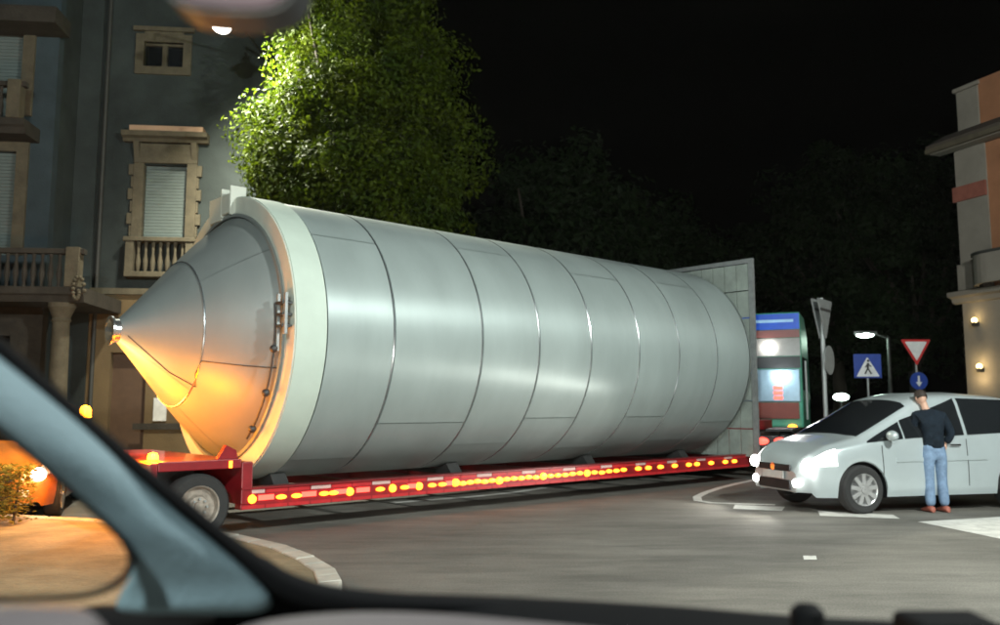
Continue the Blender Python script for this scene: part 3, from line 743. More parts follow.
    MB().box(2.12, 2.155, -0.40, 0.40, 0.30, 0.43).build('bumper_intake', M['black'], t, bevel=0.01)
    MB().tube((2.152, 0, 0.60), (2.165, 0, 0.60), 0.055, n=16).build('badge', M['chrome'], t)
    if plate:
        BOX(2.155, 2.165, -0.26, 0.26, 0.445, 0.545).build('number_plate', M['plate'], t)
        BOX(-2.16, -2.148, -0.26, 0.26, 0.70, 0.81).build('number_plate', M['plate'], t)
    MB().box(-2.16, 2.0, -0.01, 0.01, 0.19, 0.195).build('exhaust', M['dark_metal'], t)
    return t
mv_rz = radians(195); mv_loc = Vector((6.23, 13.41, 0))
mv = make_car('minivan', mv_loc, mv_rz, 'silver five-door minivan with headlights on, stopped beside the standing man', 'car', M['silver'])
mv.scale = (1.04, 1.0, 1.055)
mR = Matrix.Rotation(mv_rz, 3, 'Z')
for yy in (0.62, -0.62):
    a = mR @ Vector((2.32, yy, 0.66)) + mv_loc; b = mR @ Vector((8, yy * 1.2, 0.0)) + mv_loc
    point_light('headlight_beam', a, 110, (1.0, 0.96, 0.88), 0.06, 110, b)
# escort car seen through the side window
ec = W(-10, 420, 12.3)
es = make_car('escort_car', (ec.x, 12.9, 0), radians(-70), 'orange escort car with a lit headlight, facing the road behind the trailer', 'car', M['yellow'], lamps=False, plate=False)
eR = Matrix.Rotation(radians(-70), 3, 'Z'); el = Vector((ec.x, 12.9, 0))
point_light('amber_fill_light', eR @ Vector((1.2, 0.6, 1.95)) + el, 25, (1.0, 0.45, 0.05), 0.1)  # added amber light with no lamp, tints the escort car
point_light('amber_fill_light', eR @ Vector((2.9, 0.9, 1.5)) + el, 130, (1.0, 0.62, 0.22), 0.1)  # added amber light with no lamp, brightens hedge and sandy ground

# ------------------------------------------------------------------ the standing man
def skin_mesh(name, verts, edges, radii, m, parent, sub=2):
    me = bpy.data.meshes.new(name); me.from_pydata([tuple(v) for v in verts], edges, [])
    o = bpy.data.objects.new(name, me); COL.objects.link(o)
    o.parent = parent
    sk = o.modifiers.new('s', 'SKIN'); sk.use_smooth_shade = True
    if not me.skin_vertices: pass
    lay = me.skin_vertices[0].data if me.skin_vertices else None
    if lay is None:
        bpy.context.view_layer.objects.active = o
        bpy.ops.mesh.customdata_skin_add(); lay = me.skin_vertices[0].data
    for i, r_ in enumerate(radii):
        lay[i].radius = r_ if isinstance(r_, tuple) else (r_, r_)
    lay[0].use_root = True
    sb = o.modifiers.new('u', 'SUBSURF'); sb.levels = sub; sb.render_levels = sub
    me.materials.append(m)
    return o
pp = G(937, 512)
man = empty('person', (pp.x, pp.y, 0), radians(4), 'man in a dark navy jacket and blue jeans leaning towards the minivan door', 'person')
# local frame: +y away from the camera (towards the van), x right
body_v = [(0, 0.0, 0.93), (0, 0.0, 1.05), (0, 0.01, 1.20), (-0.01, 0.05, 1.36), (-0.02, 0.09, 1.45), (-0.03, 0.13, 1.53), (-0.04, 0.15, 1.60),
          (0.18, 0.05, 1.385), (0.27, 0.0, 1.13), (0.205, 0.045, 0.965), (-0.19, 0.07, 1.385), (-0.235, 0.13, 1.13), (-0.20, 0.26, 0.97),
          (0.09, 0, 0.86), (0.10, 0.02, 0.48), (0.11, -0.02, 0.09), (-0.09, 0, 0.86), (-0.085, 0.01, 0.48), (-0.095, -0.02, 0.09)]
body_e = [(0, 1), (1, 2), (2, 3), (3, 4), (4, 5), (5, 6), (3, 7), (7, 8), (8, 9), (3, 10), (10, 11), (11, 12), (0, 13), (13, 14), (14, 15), (0, 16), (16, 17), (17, 18)]
body_r = [(0.10, 0.08), (0.09, 0.07), (0.10, 0.07), (0.075, 0.06), 0.045, 0.050, 0.058, 0.040, 0.030, 0.026, 0.040, 0.030, 0.026, 0.07, 0.045, 0.038, 0.07, 0.045, 0.038]
skin_mesh('body', body_v, body_e, body_r, M['skin'], man)
jr = [(0.182, 0.135), (0.165, 0.122), (0.182, 0.125), (0.14, 0.11), (0.082, 0.078)]
jv = [(0, 0.0, 0.85), (0, 0.0, 1.04), (0, 0.01, 1.20), (-0.01, 0.05, 1.35), (-0.02, 0.09, 1.46), (0.185, 0.05, 1.375), (0.285, -0.005, 1.12), (0.215, 0.04, 0.975), (-0.20, 0.07, 1.375), (-0.245, 0.13, 1.13), (-0.205, 0.25, 0.985)]
skin_mesh('jacket', jv, [(0, 1), (1, 2), (2, 3), (3, 4), (3, 5), (5, 6), (6, 7), (3, 8), (8, 9), (9, 10)], jr + [0.083, 0.066, 0.052, 0.083, 0.066, 0.052], M['jacket'], man)
skin_mesh('jeans', [(0, 0.0, 0.92), (0.10, 0, 0.82), (0.105, 0.02, 0.48), (0.115, -0.02, 0.07), (-0.10, 0, 0.82), (-0.09, 0.01, 0.48), (-0.10, -0.02, 0.07), (0, 0, 1.07)], [(0, 1), (1, 2), (2, 3), (0, 4), (4, 5), (5, 6), (0, 7)],
          [(0.160, 0.118), 0.105, 0.080, 0.074, 0.105, 0.080, 0.074, (0.13, 0.095)], M['jeans'], man)
for sx in (0.12, -0.105):
    rings = []
    for y_, w_, h_ in ((-0.10, 0.028, 0.06), (-0.08, 0.042, 0.09), (0.0, 0.045, 0.10), (0.08, 0.052, 0.07), (0.15, 0.048, 0.05), (0.19, 0.025, 0.035)):
        rings.append([Vector((sx + w_ * cos(a), y_, max(0.004, h_ * (0.5 + 0.5 * sin(a))))) for a in [2 * pi * k / 10 for k in range(10)]])
    MB().loft(rings).build('shoe', M['shoe'], man, smooth=60)
# head: tilted forward, with nose, ears and hair
hc = Vector((-0.05, 0.175, 1.645))
def head_shape(grow=0.0, hair=False):
    mb = MB(); n = 14; vs = []; fs = []; mcol = 20
    for j in range(n + 1):
        th = pi * j / n
        for i in range(mcol):
            a = 2 * pi * i / mcol
            r_ = 0.5
            x = sin(th) * cos(a); y = sin(th) * sin(a); z = cos(th)
            sx, sy, sz = 0.074 + grow, 0.095 + grow, 0.118 + grow
            if z < 0: sx *= 1 + 0.28 * z; sy *= 1 + 0.16 * z
            v = Vector((x * sx, y * sy, z * sz))
            if not hair and y > 0.9 and -0.35 < z < 0.05: v.y += 0.022      # nose ridge
            vs.append(v)
    for j in range(n):
        for i in range(mcol):
            if hair:
                zc = cos(pi * (j + .5) / n); yy = sin(pi * (j + .5) / n) * sin(2 * pi * (i + .5) / mcol)
                if zc < -0.25 or (yy > 0.35 and zc < 0.55): continue
            fs.append((j * mcol + i, j * mcol + (i + 1) % mcol, (j + 1) * mcol + (i + 1) % mcol, (j + 1) * mcol + i))
    q = Matrix.Rotation(radians(-28), 3, 'X')
    return mb.add([q @ v + hc for v in vs], fs)
h_ = head_shape().build('head', M['skin'], man, smooth=True)
hh = head_shape(0.012, True).build('hair', M['hair'], man, smooth=True)
sd_ = hh.modifiers.new('s', 'SOLIDIFY'); sd_.thickness = 0.012
for sx in (-1, 1): MB().ball(hc + Vector((sx * 0.076, -0.01, -0.01)), 0.024, 8, 0.45, 0.8, 1.2).build('ear', M['skin'], h_, smooth=True)
# hands: palm with five fingers, resting at the hip and on the door
def hand(wrist, d, up, sgn):
    d = Vector(d).normalized(); up = Vector(up).normalized(); sx = d.cross(up).normalized()
    B = lambda a, b, c: Vector(wrist) + d * a + sx * b * sgn + up * c
    v = [B(0, 0, 0), B(0.045, 0, 0), B(0.085, 0, 0)]; e = [(0, 1), (1, 2)]; r_ = [(0.026, 0.018), (0.034, 0.017), (0.036, 0.015)]
    for k, (off, L) in enumerate(((0.028, 0.066), (0.010, 0.074), (-0.009, 0.069), (-0.027, 0.054))):
        i0 = len(v); v += [B(0.092, off, 0), B(0.092 + L * .5, off, -0.012), B(0.092 + L * .85, off * .95, -0.036)]
        e += [(2, i0), (i0, i0 + 1), (i0 + 1, i0 + 2)]; r_ += [0.0095, 0.009, 0.0075]
    i0 = len(v); v += [B(0.035, 0.042, -0.008), B(0.070, 0.056, -0.022)]; e += [(1, i0), (i0, i0 + 1)]; r_ += [0.012, 0.0095]
    return skin_mesh('hand', v, e, r_, M['skin'], man, 1)
hand((0.205, 0.045, 0.975), (-0.12, 0.25, -1.0), (0.9, 0.2, 0.1), 1)
hand((-0.20, 0.26, 0.975), (0.1, 0.8, 0.1), (0, 0, 1), -1)

# ------------------------------------------------------------------ signs
def post_sign(name, label, px, top_py, Y, h_bottom=0.0):
    p = W(px, top_py, Y)
    return empty(name, (p.x, Y, 0), 0, label, 'traffic sign'), p.z
def tri(cx, cz, w_, y, th=0.01, inv=False):
    h_ = w_ * 0.866; s_ = -1 if inv else 1
    raw = [(-w_ / 2, -s_ * h_ / 2), (w_ / 2, -s_ * h_ / 2), (0, s_ * h_ / 2)]
    out = []
    for i in range(3):
        p_, a, b = Vector(raw[i]), Vector(raw[i - 1]), Vector(raw[(i + 1) % 3])
        for q in (0.10, 0.04): out.append(p_.lerp(a, q))
        for q in (0.04, 0.10): out.append(p_.lerp(b, q))
    return MB().prism([(cx + p_.x, y, cz + p_.y) for p_ in out], (0, -th, 0))
# pedestrian crossing sign
Y_ = 23.0; a = W(867, 354, Y_); b = W(867, 378, Y_); zc = (a.z + b.z) / 2; hs = (a.z - b.z) / 2
t = empty('crossing_sign', (a.x, Y_, 0), radians(-4), 'blue square pedestrian crossing sign with a white triangle on a thin post', 'traffic sign')
MB().tube((0, 0.04, 0), (0, 0.04, zc + hs), 0.03).build('post', M['grey_metal'], t)
pl = BOX(-hs * 1.12, hs * 1.12, 0.0, 0.015, zc - hs, zc + hs).build('sign_plate', M['sign_blue'], t, bevel=0.004)
tri(0, zc - 0.02, hs * 1.9, -0.002, 0.004).build('white_triangle', M['sign_white'], pl)
fig = MB()
fig.ball((0.02, -0.008, zc + 0.14), 0.035, 8, 1, 0.15, 1)
for p0, p1, r_ in (((0.01, 0, .10), (0.0, 0, -.04), .03), ((0, 0, -.04), (.09, 0, -.2), .02), ((0, 0, -.04), (-.08, 0, -.2), .02), ((.01, 0, .08), (-.07, 0, -.02), .014), ((.01, 0, .08), (.09, 0, .0), .014)):
    q0 = Vector(p0) + Vector((0, -.012, zc - 0.02)); q1 = Vector(p1) + Vector((0, -.012, zc - 0.02))
    d = (q1 - q0).normalized(); n_ = Vector((-d.z, 0, d.x)) * r_
    fig.prism([q0 - n_, q0 + n_, q1 + n_, q1 - n_], (0, -0.004, 0))
fig.build('walking_figure', M['black'], pl)
# give-way sign with a blue disc below
Y_ = 25.0; a = W(915.5, 340, Y_); b = W(915.5, 365, Y_)
t = empty('give_way_sign', (a.x, Y_, 0), 0, 'white give-way triangle with red border above a round blue arrow sign', 'traffic sign')
MB().tube((0, 0.05, 0), (0, 0.05, a.z), 0.03).build('post', M['grey_metal'], t)
wd = (a.z - b.z) / 0.866 * 1.05; zc = (a.z + b.z) / 2
pl = tri(0, zc, wd, 0.0, 0.012, True).build('sign_plate', M['sign_red'], t)
M['retro'] = mat('retroreflective_white', (0.85, 0.82, 0.8), 0.3, emit=(1.0, 0.86, 0.82), estr=0.75)
tri(0, zc + 0.035, wd * 0.74, -0.014, 0.004, True).build('white_face', M['sign_white'], pl)
c_ = W(917, 381, Y_)
d_ = MB().lathe([(0.001, -0.012), (0.26, -0.012), (0.26, 0.0), (0.001, 0.0)], 28, 'y', (0.03, 0, c_.z)).build('blue_disc', M['sign_blue'], t)
MB().prism([(0.03 + x, -0.014, c_.z + z) for x, z in ((-.03, .15), (.03, .15), (.03, -.03), (.10, -.03), (0, -.16), (-.10, -.03), (-.03, -.03))], (0, -0.004, 0)).build('arrow', M['sign_white'], d_)
# pair of sign backs on a grey post beside the truck
Y_ = 16.8; a = W(821, 299, Y_)
t = empty('sign_post', (a.x, Y_, 0), radians(52), 'grey backs of two triangular signs above a round one on a post beside the truck', 'traffic sign')
MB().tube((0, 0, 0), (0, 0, a.z + 0.02), 0.045).build('post', M['grey_metal'], t)
for yy, nm in ((0.055, 'triangular_sign'), (-0.065, 'triangular_sign')):
    tri(0, a.z - 0.42, 0.92, yy + 0.008, 0.016, True).build(nm, M['grey_metal'], t)
    MB().box(-0.3, 0.3, yy - 0.02, yy - 0.005 , a.z - 0.25, a.z - 0.20).build('bracket', M['dark_metal'], t)
c_ = W(830, 360, Y_)
MB().lathe([(0.001, -0.01), (0.29, -0.01), (0.29, 0.01), (0.001, 0.01)], 28, 'y', (0.14, -0.07, c_.z)).build('round_sign', M['grey_metal'], t)

# ------------------------------------------------------------------ left building
BA = Vector((-10.66, 22.0, 0)); BR = radians(6)
hb = empty('town_house', BA, BR, 'grey-green stuccoed town house with stone window surrounds and a columned balcony wing', 'building')
BI = Matrix.Rotation(-BR, 3, 'Z')
def FP(px, py, yl=0.0):
    """local (x, z) where the sight line meets the facade plane local y = yl"""
    d = W(px, py, 1.0) - Vector((0, 0, CH)); o_ = BI @ (Vector((0, 0, CH)) - BA); dl = BI @ d
    k = (yl - o_.y) / dl.y; p_ = o_ + dl * k
    return p_.x, p_.z
def wall_with_openings(x0, x1, z0, z1, y0, y1, ops, m, name='wall', parent=hb):
    xs = sorted(set([x0, x1] + [v for o_ in ops for v in o_[:2]])); zs = sorted(set([z0, z1] + [v for o_ in ops for v in o_[2:]]))
    mb = MB()
    inside = lambda x, z: any(o_[0] < x < o_[1] and o_[2] < z < o_[3] for o_ in ops)
    for a, b in zip(xs[:-1], xs[1:]):
        run = None
        for c, d in zip(zs[:-1], zs[1:]):
            if inside((a + b) / 2, (c + d) / 2):
                if run: mb.box(a, b, y0, y1, run[0], run[1]); run = None
            else: run = (run[0], d) if run else (c, d)
        if run: mb.box(a, b, y0, y1, run[0], run[1])
    return mb.build(name, m, parent)
xw0, zf = FP(165, 165); xw_a, _ = FP(145, 165); xw_b, _ = FP(188, 165)
_, zt1 = FP(165, 165); _, zb1 = FP(165, 238)
xa0, za1 = FP(145, 42); xa1, za0 = FP(183, 68)
_, zg = FP(110, 291)
first = (xw_a, xw_b, zb1, zt1); attic = (xa0, xa1, za0, za1)
second_x = xw_b + 3.1
ops = [first, attic, (second_x, second_x + 1.05, zb1, zt1), (second_x, second_x + 1.05, za0, za1)]
wall_with_openings(0.0, 7.6, zg, 14.6, 0.0, 0.35, ops, M['stucco_green'])
gx0, gz1 = FP(112, 352); gx1, _ = FP(148, 352); hx0, _ = FP(152, 390); hx1, _ = FP(176, 390)
_, hz1 = FP(160, 385)
_, gzz = FP(160, 425)
gops = [(gx0, gx1, 0.13, 2.9), (gx1 + 1.4, gx1 + 2.5, 1.1, 2.9)]
wall_with_openings(0.0, 7.6, 0.0, zg - 0.003, -0.08, 0.35, gops, M['stucco_ochre'], 'ground_floor_wall')
MB().box(0.0, 7.6, -0.16, 0.0, zg - 0.10, zg + 0.06).build('string_course', M['stone'], hb)
MB().box(gx0, gx1, 0.12, 0.2, 0.13, 2.9).build('door', mat('brown_door', (0.10, 0.055, 0.03), 0.6), hb)
MB().box(gx1 + 1.4, gx1 + 2.5, 0.12, 0.2, 1.1, 2.9).build('shutter', M['shutter'], hb)
nx0, nz0 = FP(153, 421, -0.1); nx1, nz1 = FP(167, 398, -0.1)
BOX(nx0, nx1, -0.12, -0.085, nz0, nz1).build('notice_board', mat('white_notice', (0.75, 0.75, 0.72), 0.6), hb)
BOX(nx0 - 0.5, nx1 + 0.5, -0.12, -0.085, nz0 - 0.22, nz0 - 0.06).build('dark_ledge', M['stone_dark'], hb)
MB().box(-0.05, 7.7, 0.4, 8, 0, 14.6).build('core', M['stucco_green'], hb)
def roller(parent, x0, x1, z0, z1, y=0.16):
    n = max(6, int((z1 - z0) / 0.085)); h_ = (z1 - z0) / n
    for k in range(n): BOX(x0, x1, y, y + 0.03, z0 + k * h_ + 0.004, z0 + (k + 1) * h_ - 0.004).build('shutter_slat', M['shutter'], parent)
    BOX(x0, x1, y + 0.031, y + 0.05, z0, z1).build('shutter_backing', M['stone_dark'], parent)
def surround(x0, x1, z0, z1, yf=0.0, balu=True, pale=True):
    """stone window surround with hood cornice, brackets and a sill balustrade"""
    w_ = 0.26
    fr = MB().box(x0 - w_, x0, yf - 0.10, yf + 0.12, z0 - 0.02, z1 + 0.02).box(x1, x1 + w_, yf - 0.10, yf + 0.12, z0 - 0.02, z1 + 0.02).box(x0 - w_, x1 + w_, yf - 0.10, yf + 0.12, z1 + 0.023, z1 + 0.55).build('window_surround', M['stone'], hb, bevel=0.012)
    # quoined blocks down each side
    for k in range(6):
        hz = z0 + (z1 - z0) * k / 6
        for xs_, ww in ((x0 - w_ - 0.003, -1), (x1 + w_ + 0.003, 1)):
            e_ = 0.12 if k % 2 else 0.05
            BOX(min(xs_, xs_ + ww * e_), max(xs_, xs_ + ww * e_), yf - 0.08, yf - 0.002, hz + 0.02, hz + (z1 - z0) / 6 - 0.02).build('stone_block', M['stone'], fr)
    c0, c1 = x0 - w_ - 0.28, x1 + w_ + 0.28; zc_ = z1 + 0.58
    prof = [(0.0, 0.0), (-0.16, 0.0), (-0.22, 0.08), (-0.34, 0.12), (-0.38, 0.24), (0.0, 0.26)]
    MB().prism([(c0, yf + a, zc_ + b) for a, b in prof], (c1 - c0, 0, 0)).build('hood_cornice', M['stone'], hb)
    for xb in (x0 - w_ * .7, x1 + w_ * .7):
        MB().prism([(xb - 0.07, yf - 0.102, zc_ - 0.45), (xb - 0.07, yf - 0.22, zc_ - 0.12), (xb - 0.07, yf - 0.26, zc_ - 0.004), (xb - 0.07, yf - 0.102, zc_ - 0.004)], (0.14, 0, 0)).build('corbel', M['stone'], hb)
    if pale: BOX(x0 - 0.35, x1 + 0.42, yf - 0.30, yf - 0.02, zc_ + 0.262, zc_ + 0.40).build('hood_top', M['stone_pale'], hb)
    if balu:
        za, zb_ = z0 - 0.95, z0 - 0.16
        BOX(x0 - w_ - 0.1, x1 + w_ + 0.1, yf - 0.36, yf - 0.002, zb_ + 0.01, zb_ + 0.12).build('sill', M['stone'], hb, bevel=0.012)
        BOX(x0 - w_ - 0.05, x1 + w_ + 0.05, yf - 0.34, yf - 0.002, za - 0.14, za).build('balustrade_base', M['stone'], hb, bevel=0.012)
        for xb in (x0 - w_ + 0.06, x1 + w_ - 0.06): BOX(xb - 0.10, xb + 0.10, yf - 0.32, yf - 0.004, za + 0.004, zb_ + 0.006).build('pedestal', M['stone'], hb)
        n = 7
        for k in range(n):
            xb = x0 - w_ + 0.26 + (x1 - x0 + 2 * w_ - 0.52) * k / (n - 1)
            MB().lathe([(0.03, za + 0.002), (0.05, za + 0.1), (0.065, za + 0.28), (0.03, za + 0.5), (0.05, zb_)], 8, 'z', (xb, yf - 0.2, 0)).build('baluster', M['stone'], hb, smooth=True)
def attic_window(x0, x1, z0, z1, yf=0.0):
    w_ = 0.22
    MB().box(x0 - w_, x0, yf - 0.06, yf + 0.1, z0 - w_, z1 + w_).box(x1, x1 + w_, yf - 0.06, yf + 0.1, z0 - w_, z1 + w_).box(x0, x1, yf - 0.06, yf + 0.1, z1, z1 + w_ * 1.3).box(x0, x1, yf - 0.06, yf + 0.1, z0 - w_, z0).build('window_surround', M['stone'], hb)
    BOX(x0 - w_ - .06, x1 + w_ + .06, yf - 0.12, yf - 0.003, z1 + w_ * 1.3 + 0.003, z1 + w_ * 1.3 + 0.12).build('lintel_moulding', M['stone'], hb)
    BOX(x0, x1, yf + 0.16, yf + 0.18, z0, z1).build('pane', M['glass_dark'], hb)
    xm = (x0 + x1) / 2
    MB().box(xm - 0.06, xm + 0.06, yf + 0.06, yf + 0.155, z0, z1).box(x0, xm - 0.06, yf + 0.08, yf + 0.15, z1 - 0.06, z1).box(xm + 0.06, x1, yf + 0.08, yf + 0.15, z1 - 0.06, z1).build('window_frame', M['stone'], hb)
surround(*first); roller(hb, *first)
attic_window(*attic)
surround(second_x, second_x + 1.05, zb1, zt1); roller(hb, second_x, second_x + 1.05, zb1, zt1)
attic_window(second_x, second_x + 1.05, za0, za1)
# small vents under the sill
for k in (0.2, 0.42, 0.72):
    BOX(first[0] + k * (first[1] - first[0]) - 0.06, first[0] + k * (first[1] - first[0]) + 0.06, -0.105, -0.101, first[2] - 0.13, first[2] - 0.06).build('vent', M['black'], hb)
# downpipe on the return corner
MB().tube((0.14, -0.09, 0.1), (0.14, -0.09, 14.4), 0.055, n=10).build('downpipe', M['pipe'], hb, smooth=True)
# projecting wing
WY = -1.5; wx1 = FP(50, 200, WY)[0]
bx0, _ = FP(-28, 200, WY); bx1, bzb = FP(12, 243, WY); _, bzt = FP(10, 152, WY)
_, upz = FP(10, 120, WY)
wops = [(bx1 - 1.15, bx1, bzb - 0.3, bzt), (bx1 - 1.15, bx1, upz + 0.1, upz + 2.3), (bx1 - 1.2, bx1 + 0.1, 0.13, 3.2)]
_, zb2 = FP(40, 289, WY)
wall_with_openings(-9.0, wx1, zb2, 14.6, WY, WY + 0.3, wops[:2], M['stucco_bluish_lit'], 'wing_wall')
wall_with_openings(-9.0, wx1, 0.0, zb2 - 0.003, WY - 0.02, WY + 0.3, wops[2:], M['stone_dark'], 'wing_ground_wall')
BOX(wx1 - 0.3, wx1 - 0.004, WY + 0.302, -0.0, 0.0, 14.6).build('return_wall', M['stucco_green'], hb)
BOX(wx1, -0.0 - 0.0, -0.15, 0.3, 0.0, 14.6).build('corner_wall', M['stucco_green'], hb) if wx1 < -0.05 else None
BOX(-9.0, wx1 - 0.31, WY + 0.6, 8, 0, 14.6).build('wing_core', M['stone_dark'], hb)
roller(hb, wops[0][0], wops[0][1], wops[0][2], wops[0][3], WY + 0.12)
roller(hb, wops[1][0], wops[1][1], wops[1][2], wops[1][3], WY + 0.12)
for o_ in wops[:2]:
    for xa, xb in ((o_[0] - 0.28, o_[0]), (o_[1], o_[1] + 0.28)):
        BOX(xa, xb, WY - 0.08, WY + 0.08, o_[2], o_[3] + 0.25).build('window_surround', M['stone'], hb)
    BOX(o_[0] + 0.0, o_[1] - 0.0, WY - 0.08, WY + 0.08, o_[3] + 0.003, o_[3] + 0.25).build('lintel', M['stone'], hb)
def balcony(x0, x1, y0, y1, zfl, rail_h, posts=True):
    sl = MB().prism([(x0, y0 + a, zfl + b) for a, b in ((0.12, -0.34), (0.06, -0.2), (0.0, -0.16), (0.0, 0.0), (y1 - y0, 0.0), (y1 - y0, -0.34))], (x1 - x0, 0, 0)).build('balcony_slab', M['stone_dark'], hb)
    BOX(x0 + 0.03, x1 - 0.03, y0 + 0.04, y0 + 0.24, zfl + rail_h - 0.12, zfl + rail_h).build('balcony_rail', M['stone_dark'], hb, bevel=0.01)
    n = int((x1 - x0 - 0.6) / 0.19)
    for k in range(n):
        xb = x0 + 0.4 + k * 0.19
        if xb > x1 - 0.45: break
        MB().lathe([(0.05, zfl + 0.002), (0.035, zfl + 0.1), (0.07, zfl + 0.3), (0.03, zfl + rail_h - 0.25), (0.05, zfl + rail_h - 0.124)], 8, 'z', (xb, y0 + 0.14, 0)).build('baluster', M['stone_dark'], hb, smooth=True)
    for xp in (x0 + 0.17, x1 - 0.27):
        BOX(xp - 0.15, xp + 0.15, y0 + 0.0 - 0.02, y0 + 0.28, zfl + 0.003, zfl + rail_h + 0.03).build('pedestal', M['stone'], hb, bevel=0.012)
    return sl
BY = WY - 1.3
xr, zfl = FP(83, 287, BY); _, zrl = FP(60, 248, BY)
balcony(-5.5, xr, BY, WY - 0.025, zfl, max(0.8, zrl - zfl))
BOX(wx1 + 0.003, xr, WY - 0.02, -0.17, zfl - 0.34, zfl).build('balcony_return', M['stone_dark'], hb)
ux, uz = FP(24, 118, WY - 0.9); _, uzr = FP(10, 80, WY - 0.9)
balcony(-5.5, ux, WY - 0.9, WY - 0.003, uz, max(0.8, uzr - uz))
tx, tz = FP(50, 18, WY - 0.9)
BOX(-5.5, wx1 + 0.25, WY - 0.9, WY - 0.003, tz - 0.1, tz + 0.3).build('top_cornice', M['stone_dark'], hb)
# column under the balcony with capital and carved bracket
cx_, _ = FP(58, 330, BY + 0.2)
for cxx in (cx_, cx_ - 3.2):
    zt_ = zfl - 0.345
    MB().lathe([(0.28, 0.13), (0.28, 0.35), (0.23, 0.42), (0.21, 1.6), (0.185, zt_ - 0.45), (0.22, zt_ - 0.40), (0.19, zt_ - 0.34), (0.28, zt_ - 0.12), (0.30, zt_ - 0.10), (0.30, zt_)], 20, 'z', (cxx, BY + 0.35, 0)).build('column', M['stone'], hb, smooth=35)
br = MB(); bxx, bzz = FP(76, 262, BY)
for k in range(16):
    a = k * 0.42; r_ = 0.30 - k * 0.015
    br.ball((xr - 0.10 + r_ * 0.5 * cos(a), BY - 0.05, zfl - 0.25 + 0.4 + r_ * 1.3 * sin(a) - 0.25), 0.05, 6)
br.build('scrollwork', M['stone'], hb, smooth=True)
MB().box(-9.2, 0.2, WY - 0.5, 8, 14.602, 15.0).box(-0.0 + 0.21, 8.0, -0.5, 8, 14.602, 15.0).build('roof', M['roof'], hb)

# ------------------------------------------------------------------ right building
RA = W(962, 300, 26.0); RA = Vector((RA.x, 26.0, 0))
dv = Vector((0.35, -0.937, 0)).normalized(); rr_ = atan2(dv.y, dv.x)
rb = empty('corner_house', RA, rr_, 'cream and orange corner house with deep brown eaves and lit wall lamps', 'building')
# local +x runs towards the camera along the street wall, local -y is outwards (left)
RI = Matrix.Rotation(-rr_, 3, 'Z')
def RP(px, py, yl=0.0):
    d = W(px, py, 1.0) - Vector((0, 0, CH)); o_ = RI @ (Vector((0, 0, CH)) - RA); dl = RI @ d
    k = (yl - o_.y) / dl.y; p_ = o_ + dl * k
    return p_.x, p_.z
ex, ez = RP(966, 148); _, z_led = RP(962, 297); _, z_band = RP(962, 192); _, z_par = RP(958, 88)
xo, _ = RP(987, 200)
wl_ = 9.0
print('RB', ex, ez, z_led, z_band, z_par, xo)
BOX(0.0, wl_, 0.0, 8.0, 0.0, z_led).build('lower_wall', M['cream'], rb)
BOX(0.0, xo, 0.03, 8.0, z_led + 0.003, ez).build('upper_wall', M['cream'], rb)
BOX(xo + 0.003, wl_, 0.08, 8.0, z_led + 0.003, ez).build('orange_wall', M['orange_wall'], rb)
BOX(-0.08, xo, -0.05, 0.028, z_band - 0.28, z_band + 0.18).build('red_band', M['brick_red'], rb)
BOX(-0.1, xo + 0.02, -0.03, 0.029, z_led + 0.2, z_led + 1.0).build('stone_block', M['cream'], rb, bevel=0.02)
# ledge with mouldings
MB().prism([(-0.25, a, z_led + b) for a, b in ((-0.002, -0.22), (-0.12, -0.18), (-0.16, -0.05), (-0.32, 0.0), (-0.34, 0.14), (-0.002, 0.18))], (wl_ + 0.25, 0, 0)).build('ledge', M['cream'], rb)
# balcony with curved parapet
cpts = []
x_b0 = xo - 0.35
for k in range(9):
    a = pi / 2 * k / 8; cpts.append((x_b0 + 0.9 * (1 - cos(a)), -0.9 * sin(a)))
mb = MB(); ring0 = []
for (x_, y_) in cpts + [(wl_, -0.9)]:
    ring0.append([Vector((x_, y_ * 1.0 - 0.0, z_led + 0.2)), Vector((x_, y_, z_led + 1.05)), Vector((x_ + 0.08, y_ + 0.10, z_led + 1.05)), Vector((x_ + 0.08, y_ + 0.10, z_led + 0.2))])
mb.loft(ring0).build('balcony_parapet', M['cream'], rb)
ring1 = [[p_[0] + Vector((-0.03, -0.03, 0.853)), p_[0] + Vector((-0.03, -0.03, 0.93)), p_[3] + Vector((0.03, 0.03, 0.93)), p_[3] + Vector((0.03, 0.03, 0.853))] for p_ in ring0]
MB().loft(ring1).build('parapet_cap', M['pipe'], rb)
# eaves
EO = 0.42
MB().box(-0.5, wl_, -EO, -0.002, ez, ez + 0.16).build('soffit', M['cream'], rb)
MB().prism([(-0.55, -EO - 0.12, ez + 0.163), (wl_, -EO - 0.12, ez + 0.163), (wl_, 0.3, ez + 0.62), (-0.55, 0.3, ez + 0.62)], (0, 0, 0.10)).build('roof', M['roof'], rb)
MB().box(-0.55, wl_, -EO - 0.16, -EO - 0.01, ez + 0.02, ez + 0.155).build('gutter', M['stone'], rb)
BOX(-0.05, 0.75, 0.305, 1.5, ez + 0.3, z_par).build('parapet_block', M['cream'], rb, bevel=0.03)
BOX(0.76, wl_, 0.32, 1.5, ez + 0.3, z_par + 0.15).build('attic_wall', M['orange_wall'], rb)
BOX(-0.12, 0.82, 0.25, 1.55, z_par + 0.003, z_par + 0.12).build('parapet_coping', M['cream'], rb)
BOX(xo + 0.5, xo + 1.5, 0.04, 0.078, z_led + 1.3, ez - 0.5).build('window', M['glass_dark'], rb)
BOX(1.6, 2.6, -0.04, -0.002, 0.9, 2.9).build('window', M['glass_dark'], rb)
